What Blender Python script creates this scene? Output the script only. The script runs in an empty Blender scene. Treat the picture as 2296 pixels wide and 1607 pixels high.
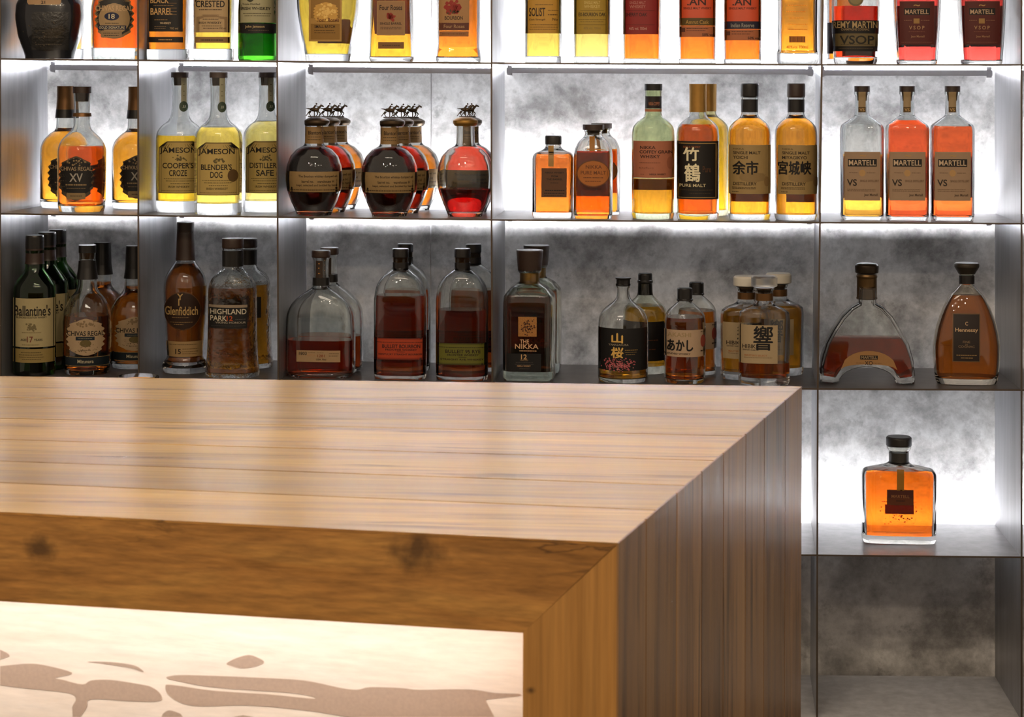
import bpy, bmesh, math, random
from mathutils import Vector, Matrix
scene = bpy.context.scene
COL = scene.collection
random.seed(7)

# ---------------------------------------------------------------- camera
W, H = 2296.0, 1607.0
CX, CY, F = 1152.28, 180.01, 4625.0
CP = Vector((1.56243, -4.6064, 1.41316))
YAW, ROLL = -0.08354, 0.00336
_c, _s = math.cos(YAW), math.sin(YAW)
RIGHT, FWD, UP = Vector((_c, -_s, 0)), Vector((_s, _c, 0)), Vector((0, 0, 1))
_cr, _sr = math.cos(ROLL), math.sin(ROLL)
RR, UU = RIGHT * _cr + UP * _sr, UP * _cr - RIGHT * _sr
cam_d = bpy.data.cameras.new('camera'); cam = bpy.data.objects.new('camera', cam_d); COL.objects.link(cam)
m = Matrix((RR, UU, -FWD)).transposed().to_4x4(); m.translation = CP
cam.matrix_world = m
cam_d.sensor_width = 36; cam_d.lens = 36 * F / W
cam_d.shift_x = (W / 2 - CX) / W; cam_d.shift_y = (CY - H / 2) / W
cam_d.clip_start = 0.05
cam_d.dof.use_dof = True; cam_d.dof.focus_distance = 4.62; cam_d.dof.aperture_fstop = 17
scene.camera = cam

# ---------------------------------------------------------------- world, room lamps and added fill, exposure
world = bpy.data.worlds.new('room_air'); scene.world = world; world.use_nodes = True
world.node_tree.nodes['Background'].inputs[0].default_value = (1.0, 0.80, 0.62, 1)
world.node_tree.nodes['Background'].inputs[1].default_value = 0.24
vs = scene.view_settings
vs.view_transform = 'Standard'; vs.look = 'None'; vs.gamma = 1.0; vs.exposure = 0.85; vs.use_curve_mapping = False
cy = scene.cycles
cy.max_bounces = 18; cy.transmission_bounces = 18; cy.glossy_bounces = 5; cy.diffuse_bounces = 3
cy.transparent_max_bounces = 8; cy.sample_clamp_indirect = 6.0; cy.caustics_refractive = False
cy.caustics_reflective = False; cy.blur_glossy = 0.6; cy.use_denoising = True

def area(name, loc, rot, sx, sy, power, color):
    l = bpy.data.lights.new(name, 'AREA'); l.shape = 'RECTANGLE'; l.size = sx; l.size_y = sy
    l.energy = power; l.color = color
    o = bpy.data.objects.new(name, l); COL.objects.link(o); o.location = loc; o.rotation_euler = rot
    return o
def lerp_(a, b, t): return a + (b - a) * t
def aim(loc, to):
    return (Vector(to) - Vector(loc)).to_track_quat('-Z', 'Y').to_euler()
# ceiling downlights over the guests' side (behind and above the viewer) and a weak unseen area fill added over the bar
p = (0.9, -1.8, 2.8); area('bar_area_fill', p, (0, 0, 0), 1.2, 0.3, 6, (1.0, 0.84, 0.66))
for x, y, e in [(-0.2, -3.0, 15), (0.5, -3.3, 15), (1.2, -3.0, 15), (1.9, -3.3, 15), (2.6, -3.0, 15), (0.1, -4.4, 17), (1.3, -4.6, 17), (2.5, -4.4, 17)]:
    l = bpy.data.lights.new('downlight', 'SPOT'); l.energy = e; l.color = (1, .79, .56); l.shadow_soft_size = 0.045
    l.spot_size = math.radians(110); l.spot_blend = 0.8
    o = bpy.data.objects.new('downlight', l); COL.objects.link(o); o.location = (x, y, 2.78)
    o.rotation_euler = aim(o.location, (lerp_(x, 1.15, .3), -0.3, 0.8))

# ---------------------------------------------------------------- measuring helpers
def ray(px, py):
    x, y = px - CX, py - CY
    x, y = _cr * x + _sr * y, -_sr * x + _cr * y
    u, v = x / F, y / F
    return RIGHT * u + FWD - UP * v
def at_y(px, py, Y):
    d = ray(px, py); return CP + d * ((Y - CP.y) / d.y)
def at_z(px, py, Z):
    d = ray(px, py); return CP + d * ((Z - CP.z) / d.z)
def lerp(a, b, t): return a + (b - a) * t
def table(v, pts):
    if v <= pts[0][0]:
        a, b = pts[0], pts[1]
        return a[1] if len(pts) < 2 else a[1] + (b[1] - a[1]) * (v - a[0]) / (b[0] - a[0])
    for a, b in zip(pts, pts[1:]):
        if v <= b[0] or b is pts[-1]:
            return a[1] + (b[1] - a[1]) * (v - a[0]) / (b[0] - a[0])

# ---------------------------------------------------------------- object helpers
def tag(o, label=None, cat=None, group=None, kind=None):
    if label: o['label'] = label
    if cat: o['category'] = cat
    if group: o['group'] = group
    if kind: o['kind'] = kind
    return o
def empty(name, loc):
    o = bpy.data.objects.new(name, None); COL.objects.link(o); o.location = loc; o.empty_display_size = .05
    return o
def mesh_obj(name, verts, faces, mats, parent=None, fmats=None, sharp=None, loc=None):
    me = bpy.data.meshes.new(name); me.from_pydata([tuple(v) for v in verts], [], faces)
    if not isinstance(mats, (list, tuple)): mats = [mats]
    for mm in mats: me.materials.append(mm)
    if fmats: me.polygons.foreach_set('material_index', fmats)
    if sharp is not None:
        me.shade_smooth(); me.set_sharp_from_angle(angle=math.radians(sharp))
    me.update()
    o = bpy.data.objects.new(name, me); COL.objects.link(o)
    if parent: o.parent = parent
    if loc is not None: o.location = loc
    return o
class MB:
    def __init__(s): s.v = []; s.f = []; s.m = []
    def add(s, vs, fs, mi=0):
        n = len(s.v); s.v += [Vector(v) for v in vs]; s.f += [tuple(i + n for i in f) for f in fs]; s.m += [mi] * len(fs)
    def hexa(s, p, mi=0):   # 8 points: bottom 0-3 ccw, top 4-7
        s.add(p, [(3, 2, 1, 0), (4, 5, 6, 7), (0, 1, 5, 4), (1, 2, 6, 5), (2, 3, 7, 6), (3, 0, 4, 7)], mi)
    def box(s, x0, x1, y0, y1, z0, z1, mi=0):
        s.hexa([(x0, y0, z0), (x1, y0, z0), (x1, y1, z0), (x0, y1, z0), (x0, y0, z1), (x1, y0, z1), (x1, y1, z1), (x0, y1, z1)], mi)
    def tube(s, a, b, ra, rb, n=8, mi=0):
        a, b = Vector(a), Vector(b); d = (b - a).normalized(); q = d.to_track_quat('Z', 'Y')
        vs = [a + q @ Vector((math.cos(2 * math.pi * i / n) * ra, math.sin(2 * math.pi * i / n) * ra, 0)) for i in range(n)]
        vs += [b + q @ Vector((math.cos(2 * math.pi * i / n) * rb, math.sin(2 * math.pi * i / n) * rb, 0)) for i in range(n)]
        fs = [(i, (i + 1) % n, n + (i + 1) % n, n + i) for i in range(n)] + [tuple(range(n))[::-1], tuple(range(n, 2 * n))]
        s.add(vs, fs, mi)
    def ball(s, c, rx, ry, rz, rot=None, n=10, k=7, mi=0):
        c = Vector(c); vs = []
        for j in range(1, k):
            t = math.pi * j / k
            for i in range(n):
                a = 2 * math.pi * i / n
                p = Vector((rx * math.sin(t) * math.cos(a), ry * math.sin(t) * math.sin(a), rz * math.cos(t)))
                vs.append(c + (rot @ p if rot else p))
        top = Vector((0, 0, rz)); vs.append(c + (rot @ top if rot else top)); vs.append(c - (rot @ top if rot else top))
        fs = []
        for j in range(k - 2):
            for i in range(n): fs.append((j * n + i, (j + 1) * n + i, (j + 1) * n + (i + 1) % n, j * n + (i + 1) % n))
        T, B_ = len(vs) - 2, len(vs) - 1
        for i in range(n):
            fs.append((T, i, (i + 1) % n)); fs.append((B_, (k - 2) * n + (i + 1) % n, (k - 2) * n + i))
        s.add(vs, fs, mi)
    def build(s, name, mats, parent=None, sharp=None, loc=None):
        return mesh_obj(name, s.v, s.f, mats, parent, s.m, sharp, loc)

# ---------------------------------------------------------------- materials
def lin(h, k=1.0):
    if not isinstance(h, str): return tuple(h)
    c = [int(h[i:i + 2], 16) / 255 for i in (0, 2, 4)]
    return tuple(min(1, k * (x / 12.92 if x <= .04045 else ((x + .055) / 1.055) ** 2.4)) for x in c)
_mats = {}
def new_mat(name):
    mt = bpy.data.materials.new(name); mt.use_nodes = True
    return mt, mt.node_tree, mt.node_tree.nodes['Principled BSDF']
def N(nt, typ, **kw):
    n = nt.nodes.new(typ)
    for k, v in kw.items():
        if k == 'inp':
            for a, b in v.items(): n.inputs[a].default_value = b
        else: setattr(n, k, v)
    return n
def mat(name, color, rough=.5, metal=0., vary=.12, scale=60, bump=0., coat=0., k=1.0, stretch=None, spec=.5):
    key = (name, color, rough, metal, vary, scale, bump, coat, k)
    if key in _mats: return _mats[key]
    mt, nt, b = new_mat(name); c = lin(color, k)
    tc = N(nt, 'ShaderNodeTexCoord'); no = N(nt, 'ShaderNodeTexNoise', inp={'Scale': scale, 'Detail': 3.0})
    if stretch:
        mp = N(nt, 'ShaderNodeMapping', inp={'Scale': stretch}); nt.links.new(tc.outputs['Object'], mp.inputs[0]); nt.links.new(mp.outputs[0], no.inputs['Vector'])
    else: nt.links.new(tc.outputs['Object'], no.inputs['Vector'])
    mx = N(nt, 'ShaderNodeMix', data_type='RGBA')
    mx.inputs['A'].default_value = tuple(x * (1 - vary) for x in c) + (1,)
    mx.inputs['B'].default_value = tuple(min(1, x * (1 + vary)) for x in c) + (1,)
    nt.links.new(no.outputs['Fac'], mx.inputs['Factor']); nt.links.new(mx.outputs['Result'], b.inputs['Base Color'])
    b.inputs['Roughness'].default_value = rough; b.inputs['Metallic'].default_value = metal
    b.inputs['Coat Weight'].default_value = coat; b.inputs['Specular IOR Level'].default_value = spec
    if bump:
        bp = N(nt, 'ShaderNodeBump', inp={'Strength': bump, 'Distance': .002}); nt.links.new(no.outputs['Fac'], bp.inputs['Height']); nt.links.new(bp.outputs[0], b.inputs['Normal'])
    _mats[key] = mt
    return mt
def glass(color='ffffff', ior=1.47, rough=0.0, bump=0., bscale=60):
    key = ('g', color, ior, rough, bump, bscale)
    if key in _mats: return _mats[key]
    mt, nt, b = new_mat('glass' if ior > 1.4 else 'spirit')
    c = lin(color)
    b.inputs['Base Color'].default_value = c + (1,); b.inputs['Roughness'].default_value = rough
    b.inputs['Transmission Weight'].default_value = 1.0; b.inputs['IOR'].default_value = ior
    if bump:
        tc = N(nt, 'ShaderNodeTexCoord'); vo = N(nt, 'ShaderNodeTexNoise', inp={'Scale': bscale, 'Detail': 2.0})
        bp = N(nt, 'ShaderNodeBump', inp={'Strength': bump, 'Distance': .003})
        nt.links.new(tc.outputs['Object'], vo.inputs['Vector']); nt.links.new(vo.outputs['Fac'], bp.inputs['Height']); nt.links.new(bp.outputs[0], b.inputs['Normal'])
    _mats[key] = mt
    return mt
def emis(name, color, strength):
    mt, nt, b = new_mat(name)
    b.inputs['Base Color'].default_value = (.8, .8, .8, 1)
    b.inputs['Emission Color'].default_value = tuple(color) + (1,); b.inputs['Emission Strength'].default_value = strength
    return mt

def stone_mat():
    mt, nt, b = new_mat('clouded_stone'); L = nt.links.new
    tc = N(nt, 'ShaderNodeTexCoord')
    n1 = N(nt, 'ShaderNodeTexNoise', inp={'Scale': 5.5, 'Detail': 9.0, 'Roughness': .68, 'Distortion': .12})
    n2 = N(nt, 'ShaderNodeTexNoise', inp={'Scale': 34.0, 'Detail': 6.0, 'Roughness': .72, 'Distortion': .2})
    n3 = N(nt, 'ShaderNodeTexVoronoi', inp={'Scale': 46.0, 'Randomness': 1.0})
    n4 = N(nt, 'ShaderNodeTexNoise', inp={'Scale': 13.0, 'Detail': 5.0, 'Roughness': .75})
    for n in (n1, n2, n4): L(tc.outputs['Object'], n.inputs['Vector'])
    wv = N(nt, 'ShaderNodeVectorMath', operation='MULTIPLY_ADD', inp={1: (.03, .03, .03)}); L(n4.outputs['Color'], wv.inputs[0]); L(tc.outputs['Object'], wv.inputs[2]); L(wv.outputs[0], n3.inputs['Vector'])
    r1 = N(nt, 'ShaderNodeValToRGB'); e = r1.color_ramp.elements
    e[0].position = .37; e[0].color = (.27, .262, .255, 1); e[1].position = .56; e[1].color = (.68, .67, .66, 1)
    L(n1.outputs['Fac'], r1.inputs[0])
    r2 = N(nt, 'ShaderNodeMapRange', inp={'From Min': .3, 'From Max': .62, 'To Min': .72, 'To Max': 1.05}); L(n2.outputs['Fac'], r2.inputs[0])
    m1 = N(nt, 'ShaderNodeVectorMath', operation='SCALE'); L(r1.outputs[0], m1.inputs[0]); L(r2.outputs[0], m1.inputs['Scale'])
    r3 = N(nt, 'ShaderNodeMapRange', inp={'From Min': 0., 'From Max': .3, 'To Min': .80, 'To Max': 1.0}); L(n3.outputs['Distance'], r3.inputs[0])
    m2 = N(nt, 'ShaderNodeVectorMath', operation='SCALE'); L(m1.outputs[0], m2.inputs[0]); L(r3.outputs[0], m2.inputs['Scale'])
    r4 = N(nt, 'ShaderNodeMapRange', inp={'From Min': .30, 'From Max': .42, 'To Min': .62, 'To Max': 1.0}); L(n4.outputs['Fac'], r4.inputs[0])
    m3 = N(nt, 'ShaderNodeVectorMath', operation='SCALE'); L(m2.outputs[0], m3.inputs[0]); L(r4.outputs[0], m3.inputs['Scale'])
    L(m3.outputs[0], b.inputs['Base Color']); b.inputs['Roughness'].default_value = .5
    bp = N(nt, 'ShaderNodeBump', inp={'Strength': .12, 'Distance': .002}); L(n2.outputs['Fac'], bp.inputs['Height']); L(bp.outputs[0], b.inputs['Normal'])
    return mt
def metal_mat(name, base, rough=.34, metal=.75):
    mt, nt, b = new_mat(name); L = nt.links.new
    tc = N(nt, 'ShaderNodeTexCoord'); mp = N(nt, 'ShaderNodeMapping', inp={'Scale': (6, 6, .8)})
    n1 = N(nt, 'ShaderNodeTexNoise', inp={'Scale': 5.0, 'Detail': 6.0, 'Roughness': .6})
    L(tc.outputs['Object'], mp.inputs[0]); L(mp.outputs[0], n1.inputs['Vector'])
    r = N(nt, 'ShaderNodeValToRGB'); e = r.color_ramp.elements
    e[0].position = .3; e[0].color = tuple(x * .8 for x in base) + (1,); e[1].position = .7; e[1].color = tuple(x * 1.15 for x in base) + (1,)
    L(n1.outputs['Fac'], r.inputs[0]); L(r.outputs[0], b.inputs['Base Color'])
    b.inputs['Metallic'].default_value = metal; b.inputs['Roughness'].default_value = rough
    return mt
def wood_mat(name, axis, c0, c1, c2, rough=.3, coat=.3, knots=(), planks=True, cracks=.85, fine_lo=.78, crackw=.022):
    """grain runs along object axis 0=x,1=y,2=z; 'plank' colour attribute shifts tone per board"""
    mt, nt, b = new_mat(name); L = nt.links.new
    tc = N(nt, 'ShaderNodeTexCoord')
    at = N(nt, 'ShaderNodeAttribute', attribute_name='plank')
    add = N(nt, 'ShaderNodeVectorMath', operation='ADD'); sc = N(nt, 'ShaderNodeVectorMath', operation='SCALE', inp={'Scale': 9.0})
    L(at.outputs['Color'], sc.inputs[0]); L(tc.outputs['Object'], add.inputs[0]); L(sc.outputs[0], add.inputs[1])
    def nz(sa, sb, scale, detail, rough_, dist=0.):
        s = [sb] * 3; s[axis] = sa
        mp = N(nt, 'ShaderNodeMapping', inp={'Scale': s}); L(add.outputs[0], mp.inputs[0])
        n = N(nt, 'ShaderNodeTexNoise', inp={'Scale': scale, 'Detail': detail, 'Roughness': rough_, 'Distortion': dist}); L(mp.outputs[0], n.inputs['Vector'])
        return n
    g = nz(.35, 6.0, 3.2, 9.0, .62, .9)
    fine = nz(1.0, 40.0, 4.0, 5.0, .6)
    crack = nz(.28, 10.0, 2.2, 5.0, .6, .8)
    r = N(nt, 'ShaderNodeValToRGB'); e = r.color_ramp.elements
    e[0].position = .3; e[0].color = c0 + (1,); e[1].position = .7; e[1].color = c2 + (1,)
    em = e.new(.48); em.color = c1 + (1,)
    L(g.outputs['Fac'], r.inputs[0])
    rf = N(nt, 'ShaderNodeMapRange', inp={'From Min': .3, 'From Max': .7, 'To Min': fine_lo, 'To Max': 1.12}); L(fine.outputs['Fac'], rf.inputs[0])
    m1 = N(nt, 'ShaderNodeVectorMath', operation='SCALE'); L(r.outputs[0], m1.inputs[0]); L(rf.outputs[0], m1.inputs['Scale'])
    dd_ = N(nt, 'ShaderNodeMath', operation='SUBTRACT', inp={1: .5}); L(crack.outputs['Fac'], dd_.inputs[0])
    ab = N(nt, 'ShaderNodeMath', operation='ABSOLUTE'); L(dd_.outputs[0], ab.inputs[0])
    ln_ = N(nt, 'ShaderNodeMapRange', inp={'From Min': .0, 'From Max': crackw, 'To Min': cracks, 'To Max': 0.}); L(ab.outputs[0], ln_.inputs[0])
    mk = nz(.5, 3.0, 4.0, 3.0, .5); mm_ = N(nt, 'ShaderNodeMapRange', inp={'From Min': .50, 'From Max': .60}); L(mk.outputs['Fac'], mm_.inputs[0])
    rc = N(nt, 'ShaderNodeMath', operation='MULTIPLY'); L(ln_.outputs[0], rc.inputs[0]); L(mm_.outputs[0], rc.inputs[1])
    mx = N(nt, 'ShaderNodeMix', data_type='RGBA'); L(rc.outputs[0], mx.inputs['Factor']); L(m1.outputs[0], mx.inputs['A']); mx.inputs['B'].default_value = tuple(x * .25 for x in c0) + (1,)
    last = mx.outputs['Result']
    for (kx, ky, kz, rad) in knots:
        sub = N(nt, 'ShaderNodeVectorMath', operation='SUBTRACT', inp={1: (kx, ky, kz)}); L(tc.outputs['Object'], sub.inputs[0])
        wn = N(nt, 'ShaderNodeTexNoise', inp={'Scale': 55., 'Detail': 4.}); L(tc.outputs['Object'], wn.inputs['Vector'])
        ln = N(nt, 'ShaderNodeVectorMath', operation='LENGTH'); mp = N(nt, 'ShaderNodeMapping', inp={'Scale': (.75, .75, 1.)})
        L(sub.outputs[0], mp.inputs[0]); L(mp.outputs[0], ln.inputs[0])
        ma = N(nt, 'ShaderNodeMath', operation='MULTIPLY_ADD', inp={1: rad * 1.8, 2: -rad * .9}); L(wn.outputs['Fac'], ma.inputs[0])
        sm = N(nt, 'ShaderNodeMath', operation='ADD'); L(ln.outputs['Value'], sm.inputs[0]); L(ma.outputs[0], sm.inputs[1])
        mr = N(nt, 'ShaderNodeMapRange', inp={'From Min': rad * .25, 'From Max': rad * 1.25, 'To Min': .85, 'To Max': 0.}); L(sm.outputs[0], mr.inputs[0])
        k = N(nt, 'ShaderNodeMix', data_type='RGBA'); L(mr.outputs[0], k.inputs['Factor']); L(last, k.inputs['A']); k.inputs['B'].default_value = tuple(x * .22 for x in c0) + (1,)
        last = k.outputs['Result']
    if planks:
        hv = N(nt, 'ShaderNodeSeparateColor'); L(at.outputs['Color'], hv.inputs[0])
        mr = N(nt, 'ShaderNodeMapRange', inp={'To Min': .70, 'To Max': 1.2}); L(hv.outputs[0], mr.inputs[0])
        ms = N(nt, 'ShaderNodeVectorMath', operation='SCALE'); L(last, ms.inputs[0]); L(mr.outputs[0], ms.inputs['Scale']); last = ms.outputs[0]
    L(last, b.inputs['Base Color'])
    b.inputs['Coat Weight'].default_value = coat; b.inputs['Coat Roughness'].default_value = .16
    rr = N(nt, 'ShaderNodeMapRange', inp={'From Min': .3, 'From Max': .7, 'To Min': rough * .8, 'To Max': rough * 1.3}); L(g.outputs['Fac'], rr.inputs[0]); L(rr.outputs[0], b.inputs['Roughness'])
    bp = N(nt, 'ShaderNodeBump', inp={'Strength': .35, 'Distance': .003}); L(g.outputs['Fac'], bp.inputs['Height']); L(bp.outputs[0], b.inputs['Normal']); L(bp.outputs[0], b.inputs['Coat Normal'])
    return mt
def paint_planks(o, fn):
    """per-corner colour attribute 'plank' holding one random tone per board"""
    me = o.data; a = me.color_attributes.new('plank', 'FLOAT_COLOR', 'CORNER')
    for poly in me.polygons:
        t = fn(poly.index)
        for li in poly.loop_indices: a.data[li].color = (t, (t * 7.13) % 1, (t * 3.71) % 1, 1)

STONE = stone_mat()
STEEL = metal_mat('brushed_grey_steel', (.36, .36, .375), .36, .7)
SHELFM = metal_mat('dark_bronze_steel', (.17, .16, .155), .33, .7)
BASEM = metal_mat('lit_steel_tone', (.55, .55, .55), .55, .2)  # paler copy of the shelf steel; light falling there put into its colour
EDGE = mat('raw_steel_edge', (.10, .075, .055), .4, .6)
ALU = mat('anodised_aluminium', (.42, .42, .44), .35, .8, vary=.05)
LED = emis('led_diffuser', (.93, .95, 1.0), 125.0)
LED_MID = emis('led_diffuser_mid', (.93, .95, 1.0), 185.0); LED_LOW = emis('led_diffuser_low', (.93, .95, 1.0), 105.0)
LED_UP = emis('led_diffuser_bright', (.93, .95, 1.0), 200.0)

# ---------------------------------------------------------------- the setting
D = 0.33; WALL_Y = 0.378
fl = MB(); fl.box(-3.5, 5.5, -6.5, WALL_Y + .1, -.32, -.22)
tag(fl.build('floor', mat('dark_floor', (.09, .075, .06), .5, scale=8)), kind='structure')
def wall_panel(x0, x1):
    o = MB(); o.box(x0, x1, WALL_Y, WALL_Y + .03, -.22, 2.6); return o
seam_x = at_y(966, 500, WALL_Y).x
wb = MB()
for x0, x1 in [(-2.4, seam_x - 1.2), (seam_x - 1.199, seam_x - .0012), (seam_x + .0012, seam_x + 2.3), (seam_x + 2.302, 4.6)]:
    wb.box(x0, x1, WALL_Y, WALL_Y + .03, -.22, 2.6)
wb.box(-2.4, 4.6, WALL_Y + .0015, WALL_Y + .035, -.22, 2.6, 1)
tag(wb.build('wall_back', [STONE, mat('pale_joint', (.75, .76, .78), .5)]), kind='structure')

# ---------------------------------------------------------------- shelving unit
DIVF = [[(0, 0.2), (1607, 0.2)], [(0, 309.2), (480, 310), (1607, 312.3)], [(0, 621), (480, 622.2), (850, 624), (1607, 627)],
        [(0, 1102), (480, 1102), (850, 1103.8), (1607, 1107)], [(0, 1845), (130, 1842.8), (500, 1838.6), (870, 1833.7), (1240, 1832.4), (1607, 1832)],
        [(0, 2290.6), (1607, 2290.8)]]
DIVB = [[(0, 104), (500, 106), (1607, 109)], [(0, 392.6), (480, 394), (1607, 398)], [(0, 683), (1607, 689)],
        [(0, 1129.4), (1607, 1133)], [(0, 1831), (480, 1828.6), (830, 1822), (1240, 1820), (1607, 1818)], [(0, 2232), (1607, 2232.5)]]
SHY = [[-222, -219, -216, -212, -208, -208], [130.5, 133.4, 136, 139.6, 143.2, 143.6], [477.6, 481.7, 485.2, 491.3, 497.4, 499.8],
       [845.5, 848.6, 852.5, 860, 870.5, 872.6], [1225, 1228, 1232, 1238, 1243, 1247.6], [1594, 1597, 1600, 1604, 1609, 1613.5], [1812] * 6]
NODE = []      # NODE[s][d] = (front point, back point) of the top face of shelf s at divider d
for s, row in enumerate(SHY):
    r_ = []
    for d, py in enumerate(row):
        f = at_y(table(py, DIVF[d]), py, 0.0)
        xb = at_y(table(py, DIVB[d]), py, D).x
        r_.append((f, Vector((xb, D, f.z))))
    a, b_ = r_[0], r_[1]
    left = (a[0] * 2 - b_[0], a[1] * 2 - b_[1]); a, b_ = r_[-1], r_[-2]
    right = (a[0] + (a[0] - b_[0]) * .8, a[1] + (a[1] - b_[1]) * .8)
    NODE.append([left] + r_ + [right])     # d index is shifted by one
def zshelf(x, s, Y=0.):
    r_ = NODE[s]; t = Y / D
    for a, b_ in zip(r_, r_[1:]):
        xa, xb = lerp(a[0].x, a[1].x, t), lerp(b_[0].x, b_[1].x, t)
        if xa <= x <= xb:
            return lerp(a[0].z, b_[0].z, (x - xa) / (xb - xa))
    return r_[0][0].z
TH, TV = 0.0034, 0.0038
unit = empty('shelving_unit', (NODE[5][1][0].x, 0, -.22))
tag(unit, 'tall grey steel display shelving with thin shelves and glowing light strips against the stone wall', 'shelving')
UL = Vector(unit.location)
def shelf_piece(s, d):
    (f0, b0), (f1, b1) = NODE[s][d], NODE[s][d + 1]
    o = MB(); dz = Vector((0, 0, TH)); e = Vector((TV / 2, 0, 0)); lip = Vector((0, .003, 0))
    f0, b0, f1, b1 = f0 + e, b0 + e, f1 - e, b1 - e
    o.hexa([q - UL for q in (f0 + lip - dz, f1 + lip - dz, b1 - dz, b0 - dz, f0 + lip, f1 + lip, b1, b0)])
    o.hexa([q - UL for q in (f0 - dz, f1 - dz, f1 + lip - dz, f0 + lip - dz, f0, f1, f1 + lip, f0 + lip)], 1)
    o.build('shelf', [SHELFM if s == 3 else BASEM if s == 5 else STEEL, EDGE], unit)
for s in range(0, 7):
    for d in range(0, 7): shelf_piece(s, d)
for d in range(1, 7):
    o = MB(); pts = [NODE[s][d] for s in range(7)]
    e = Vector((TV / 2, 0, 0)); lip = Vector((0, .003, 0))
    for (f0, b0), (f1, b1) in zip(pts, pts[1:]):   # s increases downwards
        o.hexa([q - UL for q in (f1 - e + lip, f1 + e + lip, b1 + e, b1 - e, f0 - e + lip, f0 + e + lip, b0 + e, b0 - e)])
        o.hexa([q - UL for q in (f1 - e, f1 + e, f1 + e + lip, f1 - e + lip, f0 - e, f0 + e, f0 + e + lip, f0 - e + lip)], 1)
    o.build('divider', [STEEL, EDGE], unit)
# light channels hung under the back edge of shelves 0,1,2,4 : body, glowing diffuser on top, end brackets
for s in (0, 1, 2, 4):
    for d in range(0, 7):
        (f0, b0), (f1, b1) = NODE[s][d], NODE[s][d + 1]
        x0, x1 = b0.x + .006, b1.x - .006; z0, z1 = b0.z, b1.z
        drop = .0125 if d in (0, 1, 2, 3, 5, 6) or s != 1 else .0105
        y0, y1 = .336, .350
        def bar(za, zb, ya, yb, xa=x0, xb=x1):
            return [q - UL for q in (Vector((xa, ya, z0 - za)), Vector((xb, ya, z1 - za)), Vector((xb, yb, z1 - za)), Vector((xa, yb, z0 - za)),
                    Vector((xa, ya, z0 - zb)), Vector((xb, ya, z1 - zb)), Vector((xb, yb, z1 - zb)), Vector((xa, yb, z0 - zb)))]
        o = MB(); o.hexa(bar(drop + .0125, drop, y0, {1: .3655, 2: .3512}.get(s, .362))); o.hexa(bar(drop, drop - .0015, y0, y0 + .0012)); ch = o.build('light_channel', ALU, unit)
        o = MB(); o.hexa(bar(drop, drop - .0025, y0 + .002, y1)); o.build('diffuser', {1: LED_UP, 2: LED_MID, 4: LED_LOW}.get(s, LED), ch)
        for xa in (x0 + .002, x1 - .014):
            o = MB(); o.hexa(bar(drop + .0165, .0040, y0 - .0018, y0 - .0005, xa, xa + .012)); o.build('bracket', ALU, ch)
# ---------------------------------------------------------------- the bar counter
ZT = 0.91
PN = at_z(1383, 1217, ZT); PF = at_z(1795, 866, ZT); PL = at_z(0, 1147, ZT); PB = at_z(0, 843, ZT)
dn = (PL - PN).normalized(); df = (PB - PF).normalized()
NL = PN + dn * 1.9; FL = PF + df * 2.15
TK = 0.104
def ev(p, d, t): return p + d * t
bar = empty('bar_counter', (PN.x, PN.y, -.22))
tag(bar, 'solid oak bar counter with mitred plank top, waterfall end and bright recessed front', 'counter')
BL = Vector(bar.location)
KN = at_y(930, 1242, PN.y) ; 
def on_front(px, py):      # point on the bar's front plane
    d_ = ray(px, py); n = Vector((-dn.y, dn.x, 0)); return CP + d_ * ((PN - CP).dot(n) / d_.dot(n))
k1, k2 = on_front(930, 1240) - BL, on_front(92, 1226) - BL
k3 = on_front(1190, 1548) - BL
OAK_TOP = wood_mat('oak_top', 0, (.26, .145, .04), (.52, .325, .095), (.62, .415, .14), .34, .4)
OAK_FRONT = wood_mat('oak_front', 0, (.32, .14, .028), (.46, .21, .046), (.54, .27, .06), .5, .08, fine_lo=.6, knots=[tuple(k1) + (.024,), tuple(k2) + (.014,)], planks=False)
OAK_LEG = wood_mat('oak_leg', 2, (.34, .155, .03), (.46, .22, .05), (.54, .27, .065), .5, .08, knots=[tuple(k3) + (.004,)], planks=False)
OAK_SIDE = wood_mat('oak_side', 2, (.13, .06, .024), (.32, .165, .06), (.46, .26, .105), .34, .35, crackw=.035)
# board boundaries measured across the top: fraction 0 = far edge, 1 = near edge
seams = [0.0]
x0a, x0b = PB, PL
for py in (893, 942, 990, 1038, 1085):
    q = at_z(0, py, ZT); seams.append((q.y - PB.y) / (PL.y - PB.y))
seams.append(1.0)
G = .0016
def strip_top(t0, t1, o):
    a, b_ = t0 + (G if t0 > 0 else 0), t1 - (G if t1 < 1 else 0)
    A0, A1 = FL.lerp(NL, a), PF.lerp(PN, a); B0, B1 = FL.lerp(NL, b_), PF.lerp(PN, b_)
    nn = 1
    dz = Vector((0, 0, .003))
    o.add([q - BL for q in (B0, B1, A1, A0, B0 - dz, B1 - dz, A1 - dz, A0 - dz)], [(0, 1, 2, 3), (4, 5, 1, 0), (7, 6, 5, 4)[::-1], (3, 2, 6, 7)])
o = MB()
for a, b_ in zip(seams, seams[1:]): strip_top(a, b_, o)
nstrip = len(o.f)
i_ = Vector((0, 0, TK)); e3 = Vector((0, 0, .0028))
PNi, PFi = PN + dn * TK, PF + df * TK
o.add([q - BL for q in (NL - e3, PN - e3, PF - e3, FL - e3, NL - i_, PNi - i_, PFi - i_, FL - i_)],
      [(0, 1, 2, 3), (7, 6, 5, 4), (4, 5, 1, 0), (5, 6, 2, 1), (6, 7, 3, 2), (7, 4, 0, 3)])
top = o.build('top', [OAK_TOP, OAK_FRONT], bar)
for i, pl in enumerate(top.data.polygons):
    if i == nstrip + 2: pl.material_index = 1
rnd = [.62, .35, .8, .5, .28, .7, .45]
paint_planks(top, lambda i: rnd[i // 4] if i < nstrip else .5)
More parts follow.
